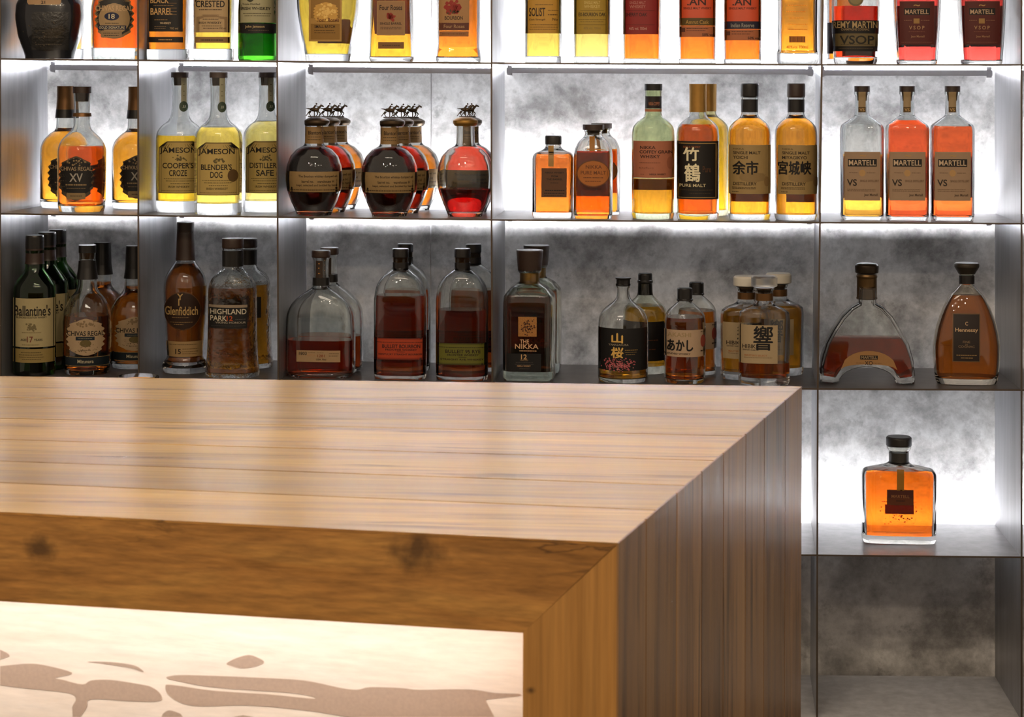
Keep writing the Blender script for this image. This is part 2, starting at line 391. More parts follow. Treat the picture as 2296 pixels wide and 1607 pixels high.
# thin arris slip on the near edge belongs to the front board
o = MB(); zf = -.22
o.add([q - BL for q in (NL, PN, NL - e3, PN - e3)], [(2, 3, 1, 0)])
sl = o.build('edge_slip', OAK_FRONT, bar)
sl.location = dn.cross(UP) * -.0003 if dn.cross(UP).y > 0 else dn.cross(UP) * .0003
# waterfall end panel
def down(p, z): return Vector((p.x, p.y, z))
o = MB()
vsb = [PN, PF, PFi - i_, PNi - i_, down(PN, zf), down(PF, zf), down(PFi, zf), down(PNi, zf)]
vsb = [q - BL for q in vsb]
o.add(vsb, [(0, 3, 2, 1), (3, 7, 6, 2), (0, 4, 7, 3), (1, 2, 6, 5), (4, 5, 6, 7)], 1)
side_seams = [0.0, .105, .235, .355, .47, .60, .72, .87, 1.0]
nside = len(o.f)
outn = (PF - PN).cross(UP).normalized()
for a, b_ in zip(side_seams, side_seams[1:]):
    A, B_ = PN.lerp(PF, a + (G if a > 0 else 0)), PN.lerp(PF, b_ - (G if b_ < 1 else 0))
    e = outn * .0022
    o.add([q - BL for q in (A + e, B_ + e, down(B_, zf) + e, down(A, zf) + e, A, B_, down(B_, zf), down(A, zf))],
          [(3, 2, 1, 0), (0, 1, 5, 4), (0, 4, 7, 3), (1, 2, 6, 5)], 0)
o.add([q - BL for q in (PN, PF, down(PF, zf), down(PN, zf))], [(3, 2, 1, 0)], 0)
endp = o.build('end_panel', [OAK_SIDE, OAK_LEG], bar)
rs = [random.random() for _ in range(12)]
paint_planks(endp, lambda i: .5 if i < nside else rs[min(11, (i - nside) // 4)])
# recessed front panel, its light channel and the flat taupe shapes over it
inn = Vector((-dn.y, dn.x, 0)); inn = inn if inn.y > 0 else -inn
REC = .125
A, B_ = NL + inn * REC, PNi + inn * REC
PANEL = wood_mat('pale_veneer', 0, (.78, .67, .58), (.84, .74, .66), (.87, .79, .72), .6, .0, planks=False, cracks=.02, fine_lo=.97)
o = MB(); w_ = inn * .02
tp, bt_ = ZT - TK + .0, zf
o.hexa([q - BL for q in (down(A, bt_), down(B_, bt_), down(B_, bt_) + w_, down(A, bt_) + w_, down(A, tp), down(B_, tp), down(B_, tp) + w_, down(A, tp) + w_)])
panel = o.build('front_panel', PANEL, bar)
for nm, c_, zo in (('light_channel', ALU, .004), ('diffuser', emis('warm_led_diffuser', (1.0, .90, .80), 16.5), .0072)):
    o = MB(); a_, b2 = NL + inn * .032 - dn * .02, PNi + inn * .032 + dn * .004; q2 = inn * .014
    za = tp - zo
    o.hexa([q - BL for q in (down(a_, za), down(b2, za), down(b2, za) + q2, down(a_, za) + q2, down(a_, za + .0035), down(b2, za + .0035), down(b2, za + .0035) + q2, down(a_, za + .0035) + q2)])
    ob = o.build(nm, c_, bar)
def on_panel(px, py):
    n = inn; d_ = ray(px, py); q = CP + d_ * ((A - inn * .0006 - CP).dot(n) / d_.dot(n)); return q - BL
TAUPE = mat('flat_taupe', 'b59f90', .7, vary=.12, scale=260)
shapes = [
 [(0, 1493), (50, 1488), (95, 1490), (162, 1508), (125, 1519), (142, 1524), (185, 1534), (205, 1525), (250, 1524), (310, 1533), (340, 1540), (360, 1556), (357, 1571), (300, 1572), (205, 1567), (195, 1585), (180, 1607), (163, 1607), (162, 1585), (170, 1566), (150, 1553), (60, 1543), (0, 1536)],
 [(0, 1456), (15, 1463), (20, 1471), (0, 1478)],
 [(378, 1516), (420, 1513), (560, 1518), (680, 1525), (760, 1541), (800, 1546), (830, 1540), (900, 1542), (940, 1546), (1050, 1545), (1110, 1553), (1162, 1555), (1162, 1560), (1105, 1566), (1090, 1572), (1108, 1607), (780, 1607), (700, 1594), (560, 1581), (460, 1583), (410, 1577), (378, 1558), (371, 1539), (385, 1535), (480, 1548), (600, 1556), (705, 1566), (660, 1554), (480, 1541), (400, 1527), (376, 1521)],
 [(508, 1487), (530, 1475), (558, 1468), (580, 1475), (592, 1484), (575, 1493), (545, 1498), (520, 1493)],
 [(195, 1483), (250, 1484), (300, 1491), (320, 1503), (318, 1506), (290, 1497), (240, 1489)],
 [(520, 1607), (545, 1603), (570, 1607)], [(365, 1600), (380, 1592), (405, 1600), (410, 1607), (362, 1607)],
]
from mathutils.geometry import tessellate_polygon
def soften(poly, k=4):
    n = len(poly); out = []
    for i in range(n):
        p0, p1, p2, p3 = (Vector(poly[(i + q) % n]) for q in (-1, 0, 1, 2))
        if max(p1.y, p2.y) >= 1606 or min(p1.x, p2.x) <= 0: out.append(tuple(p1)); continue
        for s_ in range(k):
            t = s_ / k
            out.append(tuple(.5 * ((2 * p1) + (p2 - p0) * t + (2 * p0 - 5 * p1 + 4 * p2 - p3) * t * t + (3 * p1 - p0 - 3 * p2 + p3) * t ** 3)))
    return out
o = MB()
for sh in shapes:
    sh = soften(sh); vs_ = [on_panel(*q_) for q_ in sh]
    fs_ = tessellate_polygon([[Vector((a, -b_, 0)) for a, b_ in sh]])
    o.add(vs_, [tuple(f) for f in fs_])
mo = o.build('taupe_shapes', TAUPE, bar); tag(mo, 'soft taupe shapes on the pale panel')
# work ledge on the bartender's side and the tumbler standing there
o = MB(); lg0, lg1 = PB + Vector((-.3, .002, 0)), PF + df * TK * 1.5 + Vector((0, .002, 0)); dd = Vector((0, .22, 0))
za = ZT - .13
o.hexa([q - BL for q in (down(lg0, za - .02), down(lg1, za - .02), down(lg1, za - .02) + dd, down(lg0, za - .02) + dd, down(lg0, za), down(lg1, za), down(lg1, za) + dd, down(lg0, za) + dd)])
o.build('work_ledge', mat('ledge_steel', (.2, .2, .2), .4, .8), bar)
# ---------------------------------------------------------------- bottle maker
NS = 44
def rest(x, s, r, Y): return max(zshelf(x + a, s, Y + b_) for a in (-r, 0, r) for b_ in (-r, r)) + .0003
def round_poly(pts, r):
    """pts [(z,w)] ; round interior corners with short curves"""
    out = [pts[0]]
    for i in range(1, len(pts) - 1):
        p0, p1, p2 = Vector(pts[i - 1]), Vector(pts[i]), Vector(pts[i + 1])
        a, b_ = p0 - p1, p2 - p1
        if a.length < 1e-7 or b_.length < 1e-7: continue
        ca = min(r, a.length * .48); cb = min(r, b_.length * .48)
        q0, q2 = p1 + a.normalized() * ca, p1 + b_.normalized() * cb
        ang = a.angle(b_)
        n = 5 if ang < 2.2 else (3 if ang < 2.9 else 1)
        for k in range(n + 1):
            t = k / n
            q = q0 * (1 - t) ** 2 + p1 * 2 * t * (1 - t) + q2 * t * t
            out.append((q.x, q.y))
    out.append(pts[-1]); return out
def rings_mesh(pts, shape, n=NS, close0=True, close1=True, mb=None, mi=0):
    """pts [(z,w)], shape(z,w)->(d,e)"""
    o = mb or MB(); vs, fs = [], []
    for z, w in pts:
        d, e = shape(z, w)
        for i in range(n):
            a = 2 * math.pi * (i + .5) / n; c, s_ = math.cos(a), math.sin(a)
            vs.append((math.copysign(w * abs(c) ** (2 / e), c), math.copysign(d * abs(s_) ** (2 / e), s_), z))
    for j in range(len(pts) - 1):
        for i in range(n):
            fs.append((j * n + i, j * n + (i + 1) % n, (j + 1) * n + (i + 1) % n, (j + 1) * n + i))
    if close0:
        vs.append((0, 0, pts[0][0])); c0 = len(vs) - 1
        fs += [(c0, (i + 1) % n, i) for i in range(n)]
    if close1:
        vs.append((0, 0, pts[-1][0])); c1 = len(vs) - 1; k = (len(pts) - 1) * n
        fs += [(c1, k + i, k + (i + 1) % n) for i in range(n)]
    o.add(vs, fs, mi); return o
_txt = {}
def glyphs(body):
    if body in _txt: return _txt[body]
    c = bpy.data.curves.new('lettering', 'FONT'); c.body = body; c.resolution_u = 3; c.offset = 0 if ord(body[0]) > 0x2fff else .016
    o = bpy.data.objects.new('lettering', c); COL.objects.link(o); bpy.context.view_layer.update()
    me = o.to_mesh(); vs = [v.co.copy() for v in me.vertices]; fs = [tuple(p.vertices) for p in me.polygons]
    o.to_mesh_clear(); bpy.data.objects.remove(o); bpy.data.curves.remove(c)
    x0, x1 = min(v.x for v in vs), max(v.x for v in vs); y0, y1 = min(v.y for v in vs), max(v.y for v in vs)
    bm = bmesh.new(); bv = [bm.verts.new(v) for v in vs]
    for f_ in fs:
        try: bm.faces.new([bv[i] for i in f_])
        except ValueError: pass
    for k_ in range(1, 10):      # cut long strokes so the print can follow a curved surface
        bmesh.ops.bisect_plane(bm, geom=bm.verts[:] + bm.edges[:] + bm.faces[:], plane_co=(x0 + (x1 - x0) * k_ / 10, 0, 0), plane_no=(1, 0, 0))
    bm.verts.index_update(); vs = [v.co.copy() for v in bm.verts]; fs = [tuple(v.index for v in f_.verts) for f_ in bm.faces]; bm.free()
    _txt[body] = ([((v.x - x0) / (x1 - x0), (v.y - y0) / (y1 - y0)) for v in vs], fs)
    return _txt[body]
def extents(kind, t, x0, x1):
    c, h = (x0 + x1) / 2, (x1 - x0) / 2      # t: 0 top, 1 bottom
    if kind == 'o': h *= math.sqrt(max(0, 1 - (2 * t - 1) ** 2))
    elif kind == 'a': h *= 1 if t > .16 else math.sqrt(max(0, 1 - ((.16 - t) / .165) ** 2)) * .55 + .45
    elif kind == 'w':
        h *= math.sqrt(max(0, 1 - abs(2 * t - 1) ** 3.2)) * (.93 + .07 * math.cos(t * 44))
        if t < .12: h *= .55 + t * 3.2
    elif kind == 'c': h *= 1 if .1 < t < .9 else .9
    elif kind == 'moon': pass
    return c - h, c + h
INK, GOLD, WHITE = '17120e', 'c9a05a', 'e8dcc4'
PK = 1.3           # paper tones were read from a picture lit less than fully
def paper(col, **kw):
    key = ('paper', col)
    if key in _mats: return _mats[key]
    base = mat('label_paper', col, .55, 0., vary=.07, scale=90, k=PK); nt = base.node_tree; b = nt.nodes['Principled BSDF']
    tr = N(nt, 'ShaderNodeBsdfTranslucent'); src = b.inputs['Base Color'].links[0].from_socket; nt.links.new(src, tr.inputs[0])
    mx = N(nt, 'ShaderNodeMixShader', inp={0: .3}); out = nt.nodes['Material Output']
    nt.links.new(b.outputs[0], mx.inputs[1]); nt.links.new(tr.outputs[0], mx.inputs[2]); nt.links.new(mx.outputs[0], out.inputs[0])
    _mats[key] = base
    return base
class Surf:
    def __init__(s, cx, Y, zs, K, prof, shape, zl):
        s.cx, s.Y, s.zs, s.K, s.prof, s.shape, s.zl = cx, Y, zs, K, prof, shape, zl
        v = at_y(cx, 500, Y) - CP; v.z = 0; v.normalize(); s.rx, s.ry = v.y, -v.x     # horizontal direction across the line of sight
    def w(s, z):
        P = s.prof
        for a, b_ in zip(P, P[1:]):
            if a[0] <= z <= b_[0] and b_[0] > a[0]: return a[1] + (b_[1] - a[1]) * (z - a[0]) / (b_[0] - a[0])
        return P[0][1] if z < P[0][0] else P[-1][1]
    def pt(s, px, py, off, back=False):
        z = s.zl(py); lat = (px - s.cx) * s.K
        w = s.w(z) + 1e-6; d, e = s.shape(z, w); sg = 1 if back else -1
        lo, hi = -w * .999, w * .999
        for _ in range(16):
            x = (lo + hi) / 2
            if x * s.rx + sg * d * (1 - abs(x / w) ** e) ** (1 / e) * s.ry < lat: lo = x
            else: hi = x
        y = -d * (1 - min(.9999, abs(x / w)) ** e) ** (1 / e)
        nx = x / (w * w) if e < 2.5 else 0; ny = y / (d * d) if e < 2.5 else -1
        l = math.hypot(nx, ny) or 1
        x, y = x + nx / l * off, y + ny / l * off
        return (x, -y if back else y, z)
def build_items(items, S, root, defname='front_label', back=False):
    cur = None; mats = []; lay = 0; objs = []
    def mi(col):
        m_ = paper(col) if isinstance(col, str) else col
        if m_ not in mats: mats.append(m_)
        return mats.index(m_)
    def flush():
        nonlocal cur, mats, lay
        if cur and cur.v:
            o = cur.build(name, mats, root); o.data.shade_smooth(); o.data.set_sharp_from_angle(angle=.6); objs.append(o)
            if lab: tag(o, lab)
        cur, mats, lay = MB(), [], 0
    name = defname; lab = None
    for it in items:
        k = it[0]
        if k in ('P', '+P'):
            if k == 'P':
                flush(); name = it[7] if len(it) > 7 else defname; lab = it[8] if len(it) > 8 else None
            else: lay += 1
            _, kind, x0, x1, y0, y1, col = it[:7]
            ny = 26 if kind in ('w', 'o') else 8; nx = 14; off = .0004 + lay * .00013
            vs, fs = [], []
            for j in range(ny + 1):
                t = j / ny; tt = min(max(t, .002), .998)
                a, b_ = extents(kind, tt, x0, x1)
                for i in range(nx + 1):
                    u = i / nx; px = a + (b_ - a) * u; yy = y0 + (y1 - y0) * t
                    if kind == 'moon':
                        q = 1 - (2 * u - 1) ** 2; q = max(0, q) ** .5; yy = lerp(y0 + (y1 - y0) * (1 - q), y1 - 12 * q, t)
                    vs.append(S.pt(px, yy, off, back))
            for j in range(ny):
                for i in range(nx):
                    q = j * (nx + 1) + i; fs.append((q, q + nx + 1, q + nx + 2, q + 1))
            cur.add(vs, fs, mi(col))
        elif k == 'T':
            _, s_, cx, cy_, w, h, col = it
            vs, fs = glyphs(s_); lay2 = .0004 + (lay + 1) * .00013 + .0001
            big = ord(s_[0]) > 0x2fff and h > 15
            for q_, (ox, oy) in enumerate([(0, 0), (.9, .5), (-.8, .4), (.2, -.9)] if big else [(0, 0)]):
                cur.add([S.pt(cx + ox - w / 2 + w * x, cy_ + oy + h / 2 - h * y, lay2 + q_ * .00004, back) for x, y in vs], fs, mi(col))
        elif k == 'L':       # a line of tiny print: short dashes
            _, x0, x1, y, col = it[:5]; th = it[5] if len(it) > 5 else 1.3
            rnd_ = random.Random(int(x0 * 7 + y * 13)); x = x0; off = .0004 + (lay + 1) * .00013 + .0001
            while x < x1:
                l = min(rnd_.uniform(1.4, 5.0), x1 - x)
                if l > .5:
                    cur.add([S.pt(x, y - th / 2, off, back), S.pt(x + l, y - th / 2, off, back), S.pt(x + l, y + th / 2, off, back), S.pt(x, y + th / 2, off, back)], [(3, 2, 1, 0)], mi(col))
                x += l + rnd_.uniform(.5, 1.2)
        elif k == 'R':       # solid rule / frame line
            _, x0, x1, y0, y1, col = it; off = .0004 + (lay + 1) * .00013 + .0001; nx = 12
            vs = [S.pt(x0 + (x1 - x0) * i / nx, yy, off, back) for yy in (y0, y1) for i in range(nx + 1)]
            cur.add(vs, [(i, i + nx + 1, i + nx + 2, i + 1) for i in range(nx)], mi(col))
        elif k == 'D':       # scattered small dots (blossom, crest)
            _, x0, x1, y0, y1, n, r, col = it; off = .0004 + (lay + 1) * .00013 + .0001
            rnd_ = random.Random(int(x0 + y0))
            for _i in range(n):
                qx, qy = rnd_.triangular(x0, x1), rnd_.triangular(y0, y1, y0 + (y1 - y0) * .6)
                rr = r * rnd_.uniform(.6, 1.3)
                cur.add([S.pt(qx + rr * math.cos(a * 1.0472), qy + rr * math.sin(a * 1.0472), off, back) for a in range(6)], [(0, 5, 4, 3, 2, 1)], mi(col))
    flush(); return objs

CLEAR = 'fbfdfb'
def bottle(label, cx, s, Y, prof, ratio=1., ex=2., neck=None, gl=CLEAR, liq=None, lev=None, wall=3.2, base=9, cap=None, capm=None,
           capname='cap', items=(), back=(), group=None, name='whiskey_bottle', cat='bottle', rr=5, extra=None, gbump=0., shape=None, opaque=None, lbump=0.):
    P0 = at_y(cx, 500, Y); K = (at_y(cx + 1, 500, Y) - P0).length; zs = rest(P0.x, s, max(w for _, w in prof) * K, Y)
    ptop = min(min(py for c_ in ([] if not cap else (cap if isinstance(cap[0], list) else [cap])) for py, _ in c_) if cap else 9e9, prof[-1][0]); pb = prof[0][0]
    v1, v2 = at_y(cx, 400, Y).z, at_y(cx, 500, Y).z; pz = 400 + (v1 - zs) / (v1 - v2) * 100      # picture row of the foot at this depth
    kz = (pz - ptop) / (pb - ptop)
    zl = lambda py: at_y(cx, ptop + (py - ptop) * kz, Y).z - zs
    pr = [(0.0 if i == 0 else zl(py), hw * K) for i, (py, hw) in enumerate(prof)]
    hb = max(w for _, w in pr); hn = (neck * K) if neck else pr[-1][1]
    if shape is None:
        if ratio == 1. and ex == 2.: shape = lambda z, w: (w, 2.)
        else:
            def shape(z, w):
                if w > hn * 1.08 or z < pr[-1][0] * .35:
                    b_ = max(0, min(1, (w - hn) / (hb - hn + 1e-9)))
                    if z < pr[-1][0] * .3: b_ = 1.
                    b_ = b_ ** .6
                    return lerp(w, w * ratio, b_), lerp(2., ex, b_)
                return w, 2.
    outer = round_poly(pr, rr * K)
    root = empty(name, (P0.x, Y, zs)); tag(root, label, cat, group)
    S = Surf(cx, Y, zs, K, outer, shape, zl)
    t = wall * K; bt_ = base * K
    if opaque:
        o = rings_mesh(outer, shape); o.build('body', opaque, root, 40)
    else:
        def winner(z): return max(S.w(z) - t, .0028)
        zt = outer[-1][0]
        zz = [z for z, w in outer if z > bt_ + .002]
        inner = [(bt_, winner(bt_ + .003) * .80), (bt_ + .0012, winner(bt_ + .003) * .96)] + [(z, winner(z)) for z in zz]
        if inner[-1][0] < zt - 1e-6: inner.append((zt, winner(zt)))
        o = MB(); pts = outer + inner[::-1]
        rings_mesh(pts, shape, mb=o)
        o.build('glass', glass(gl, 1.47, bump=gbump), root, 35)
        if liq:
            L_ = .00025; zlv = min(zl(lev), zt - .004) if lev else zt * .8
            lp = [(z + (L_ if i < 1 else 0), w - L_ * 1.6) for i, (z, w) in enumerate(inner) if z < zlv - .0008]
            wlv = max(S.w(zlv) - t, .0028) - L_ * 1.6
            lp.append((zlv, wlv))
            o = rings_mesh(lp, shape); o.build('spirit', glass(liq, 1.35, bump=lbump), root, 35)
    if cap:
        cps = cap if isinstance(cap[0], list) else [cap]; cms = capm if isinstance(capm, (list, tuple)) else [capm] * len(cps)
        cns = capname if isinstance(capname, (list, tuple)) else [capname] * len(cps)
        for cp, cm, cn in zip(cps, cms, cns):
            cc = [(zl(py), hw * K) for py, hw in cp]
            if cc[0][0] > cc[-1][0]: cc = cc[::-1]
            rings_mesh(round_poly(cc, 1.2 * K), lambda z, w: (w, 2.), n=32).build(cn, cm, root, 35)
    if items: build_items(items, S, root)
    if back: build_items(back, S, root, 'back_label', True)
    if extra: extra(root, S, K, zl)
    root['_cx'] = cx
    root['_s'] = s; root['_r'] = hb
    return root
def copy_tree(o, parent=None):
    c = o.copy(); COL.objects.link(c)
    if parent: c.parent = parent
    for ch in list(o.children): copy_tree(ch, c)
    return c
def again(src, cx, Y, label, turn=0.):
    c = copy_tree(src); s = int(src['_s']); p_ = at_y(cx, 500, Y)
    c.location = (p_.x, Y, rest(p_.x, s, src['_r'], Y)); c['label'] = label; c.rotation_euler = (0, 0, turn)
    c['_cx'] = cx
    return c
# ---------------------------------------------------------------- caps and small materials
BLK = mat('black_plastic', '15110f', .35); BRN = mat('dark_brown_wood', '2e1d12', .45, vary=.2, scale=30); DGR = mat('charcoal_cap', '26221f', .35)
CORK = mat('cork', 'b58a58', .8, vary=.25, scale=300); BRZ = mat('bronze_foil', '6e4d2a', .35, .6); GLD = mat('gold_foil', 'a77d3c', .32, .7)
FOIL = mat('black_foil', '1c1a18', .3, .2); PEW = mat('aged_pewter', '4a3c2c', .38, .8); NAVY = mat('navy_glaze', '0d0f14', .22, coat=.6, vary=.3)
GREYC = mat('grey_wood_cap', '4a3d38', .5, vary=.2)

# ================= shelf 2 from the top is row 1 (bases at the upper shelf)
R1 = 1
bottle('black glazed ceramic flagon with embossed sides and tan collar plaque, far left of top shelf', 110, R1, .085,
  [(131, 52), (123, 53), (80, 68), (40, 74), (10, 72), (-15, 60), (-38, 36), (-55, 22), (-90, 20), (-96, 24), (-104, 24)], ratio=.8, ex=2.4, neck=20, opaque=NAVY,
  cap=[(-104, 20), (-108, 26), (-120, 24), (-140, 10)], capm=NAVY, capname='stopper',
  items=[('P', 'c', 62, 134, -30, 12, 'a98762', 'collar_plaque'), ('T', '21', 96, 7, 9, 7, INK), ('R', 78, 122, 11, 12.4, 'cbb48c'),
         ('P', 'r', 72, 150, 28, 112, mat('embossed_relief', '1b1a18', .35, bump=1.0, vary=.7, scale=120, coat=.5), 'relief_panel'),
         ('D', 40, 150, 20, 110, 26, 1.3, '5a5040'), ('L', 78, 132, 62, '3b362e', 2), ('L', 78, 132, 70, '3b362e', 2), ('L', 74, 140, 84, '45403a', 2), ('L', 80, 136, 100, '4a443c', 2)])
amb = bottle('amber bottle half hidden behind the black ceramic flagon on the top shelf', 148, R1, .235,
  [(128, 37), (-60, 37), (-90, 14), (-130, 13), (-140, 14)], liq='f2a224', lev=-50, base=22, cap=[(-128, 15), (-160, 15)], capm=BLK)
ORN = [('P', 'w', 212, 298, -12, 86, '8d7350'), ('+P', 'w', 216, 294, -8, 80, '33302a'), ('+P', 'o', 222, 288, 8, 76, 'a98c63'),
       ('T', 'CHIVAS REGAL', 254, 19, 78, 12, 'c4a479'), ('+P', 'o', 234, 265, 28, 46, '1d2340'), ('T', '18', 249.5, 37, 13, 11, 'd8c7a0'),
       ('+P', 'r', 220, 280, 57, 66, '1d2340'), ('T', 'GOLD SIGNATURE', 250, 61.5, 54, 5.5, 'c4b48c'), ('L', 236, 264, 52, INK), ('+P', 'c', 227, 271, 68, 84, '9a7d58'), ('L', 232, 266, 74, INK), ('L', 234, 264, 79, INK)]
bottle('bottle with ornate navy and gold crest label over orange spirit, beside the black flagon', 259, R1, .10,
  [(131, 52), (125, 54), (20, 55), (-10, 50), (-40, 28), (-60, 17), (-120, 15), (-128, 17), (-134, 17)], gl='f4faf4', liq='e2561a', lev=-60, base=24,
  cap=[(-118, 18), (-170, 18)], capm=BLK, items=ORN)
bb = bottle('orange spirit bottle with tall black label in gold capitals, second top cell', 376, R1, .075,
  [(132, 44), (127, 45), (0, 45), (-40, 43), (-75, 20), (-90, 15), (-150, 15), (-160, 16)], ratio=.85, ex=3.2, neck=15, liq='e8811c', lev=-30, base=22,
  cap=[(-140, 17), (-185, 17)], capm=BLK,
  items=[('P', 'r', 334, 407, -60, 70, '15110d'), ('T', 'BLACK', 357, 1, 40, 13, 'c79c63'), ('T', 'BARREL', 361, 25.5, 47, 15, 'cfa468'),
         ('R', 378, 394, 17.5, 18.7, '7c5d38'), ('R', 378, 394, 25, 26.2, '7c5d38'), ('R', 378, 394, 32, 33.2, '7c5d38'), ('R', 374, 394, 7, 8, '7c5d38'), ('L', 344, 388, 12.6, '8a6a3c'), ('L', 346, 374, 44, '8a6a3c', 2),
         ('T', 'WHISKEY', 370, 51.5, 24, 4.5, 'c9b08a'), ('L', 346, 372, 59, '6d5638'), ('L', 346, 370, 63, '6d5638'), ('T', '700 ml', 388, 63, 18, 5, '8a7350'),
         ('P', 'r', 333, 408, 82, 94, '1c130c', 'lower_strip'), ('L', 355, 385, 88, 'a98757', 2.2)])
bottle('yellow spirit bottle with tan label, between the black labelled and green bottles', 478, R1, .075,
  [(132, 42), (127, 43.5), (0, 43.5), (-40, 42), (-75, 20), (-90, 15), (-150, 15), (-160, 16)], ratio=.85, ex=3.2, neck=15, liq='f6c945', lev=-30, base=24,
  cap=[(-140, 17), (-185, 17)], capm=BLK,
  items=[('P', 'r', 436, 513, -60, 71, 'b0946a'), ('T', 'CRESTED', 470, 8.5, 63, 15, '14100c'), ('L', 446, 496, 21, '4c3b28', 2), ('+P', 'a', 440, 508, 32, 70, '8b714e'), ('+P', 'a', 447, 501, 38, 70, 'b0946a'),
         ('T', 'IRISH WHISKEY', 470, 50, 50, 5, '2a2018'), ('L', 454, 488, 42, '2a2018'), ('L', 452, 496, 57, '4c3b28'), ('L', 455, 490, 62, '4c3b28'), ('T', '700 ml', 497, 62, 14, 4, '4c3b28'),
         ('P', 'r', 436, 513, 81, 94, '8b6a3e', 'lower_strip'), ('L', 450, 498, 88, '35261a', 2.4)])
grn = bottle('green glass bottle with cream label and black signature band at the divider', 576, R1, .075,
  [(132, 41), (128, 43), (20, 43), (-20, 40), (-60, 20), (-80, 15), (-140, 14), (-150, 16)], gl='3a8c1c', liq='5c9a2c', lev=-20, wall=5, base=10,
  cap=[(-130, 17), (-175, 17)], capm=BLK,
  items=[('P', 'r', 533, 616, -70, 49, 'a39c78'), ('+P', 'o', 552, 568, -14, 4, '3a3a26'), ('T', 'Triple Distilled', 562, 9, 38, 4.5, '3a3424'), ('T', 'IRISH WHISKEY', 572, 18, 64, 6.5, '1c1812'), ('L', 545, 606, 29, '4d4630'), ('L', 548, 604, 34, '4d4630'),
         ('P', 'r', 533, 616, 51, 72, '14100e', 'signature_band'), ('T', 'John Jameson', 570, 58.5, 42, 7, 'b39a6c'), ('L', 556, 600, 66, '5c4c38')])
# four roses family
bottle('broad tapering bottle of yellow bourbon with embossed gold plaque, third top cell', 734, R1, .085,
  [(133, 49), (126, 50), (70, 60), (20, 68), (-20, 70), (-60, 60), (-90, 30), (-105, 18), (-150, 16), (-156, 18)], ratio=.55, ex=2.8, neck=17, liq='f6cf4a', lev=-70, base=15,
  cap=[(-140, 20), (-185, 20)], capm=BRN,
  items=[('P', 'r', 692, 764, -10, 90, 'b08848'), ('+P', 'r', 696, 760, -8, 86, '8f6a2e'), ('+P', 'w', 701, 757, 4, 50, 'c79a48'), ('D', 706, 752, 6, 44, 60, 2.6, 'e2bd6a'), ('T', 'Four Roses', 734, 43, 48, 9, '5c2a12'),
         ('T', 'SMALL BATCH', 727, 57.5, 45, 6.5, '2a1a0c'), ('L', 704, 748, 66, '4a3212'), ('L', 704, 750, 71, '4a3212')],
  back=[('P', 'r', 715, 775, 38, 92, '7a4a20')])
bottle('square shouldered bourbon bottle with small rose label lettered SINGLE BARREL', 877, R1, .075,
  [(133, 46), (127, 49.5), (100, 49), (0, 46), (-40, 44), (-75, 22), (-90, 16), (-150, 15), (-156, 17)], ratio=.7, ex=4, neck=16, liq='f4a92a', lev=-50, base=9,
  cap=[(-140, 19), (-190, 19)], capm=BRN,
  items=[('P', 'r', 844, 906, 0, 76, 'a07c4e'), ('+P', 'r', 847, 903, 3, 73, '96714a'), ('T', 'Four Roses', 875, 15, 50, 11, '26160c'), ('D', 866, 884, 24, 44, 34, 3.0, '8e2a18'), ('T', 'SINGLE BARREL', 875, 50, 48, 5, '2a1a10'), ('L', 852, 898, 58, '3a2414'), ('L', 852, 898, 61.5, '3a2414'),
         ('P', 'r', 847, 904, 90.5, 105, '7d5628', 'lower_strip'), ('L', 856, 896, 98, '5a3c1c', 2.2)],
  back=[('P', 'r', 846, 912, -5, 72, '8a4a20')])
bottle('orange bourbon bottle with rose cluster label lettered BOURBON, beside the third divider', 1027, R1, .075,
  [(135, 48), (128, 50), (112, 49), (104, 47), (0, 47), (-40, 45), (-75, 22), (-90, 16), (-150, 15), (-156, 17)], ratio=.8, ex=4, neck=16, liq='ee7d1e', lev=-50, base=9,
  cap=[(-140, 19), (-190, 19)], capm=BRN,
  items=[('P', 'r', 983, 1050, -40, 66, 'a57a4c'), ('D', 996, 1034, 0, 30, 70, 4.2, '8f2418'), ('D', 998, 1034, 18, 30, 18, 2.2, '2f3a1c'), ('T', 'BOURBON', 1016, 38.5, 40, 8, '2a1a10'), ('+P', 'r', 984, 1050, 49, 65, '5a2c1c'), ('T', 'Four Roses', 1017, 57, 46, 8, 'a07a54'),
         ('P', 'r', 984, 1049, 68, 79, '9a6334', 'lower_strip'), ('L', 990, 1042, 73.5, '5a3216')])
def tall(label, cx, x0, x1, liq, items, back=(), by=137, ratio=1.0, ex=3.0, base=13, capc=BLK):
    return bottle(label, cx, R1, .07, [(by, (x1 - x0) / 2 - 1), (by - 5, (x1 - x0) / 2), (-60, (x1 - x0) / 2), (-80, (x1 - x0) / 2 - 4), (-105, 15), (-165, 14), (-170, 16)],
                  ratio=ratio, ex=ex, neck=15, liq=liq, lev=-70, base=base, cap=[(-156, 17), (-188, 17)], capm=capc, items=items, back=back, wall=2.6)
tall('slim yellow whisky bottle with bright gold label, leftmost in the wide top cell', 1217, 1176, 1258, 'f5cf5a',
  [('P', 'r', 1177, 1256, -90, 73, 'b98a34'), ('T', 'SOLIST', 1203, 26, 36, 19, '2a1c0a'), ('L', 1198, 1238, 10, '4a340e'), ('L', 1227, 1250, 22, '4a340e'), ('L', 1227, 1248, 32, '4a340e', 2), ('T', 'Cask Strength', 1203, 43, 36, 5, '4a340e'), ('T', 'No', 1243, 42, 12, 6, '4a340e'), ('L', 1188, 1248, 54, '5e4416'), ('L', 1188, 1250, 59, '5e4416'), ('L', 1186, 1246, 64, '5e4416')], base=13)
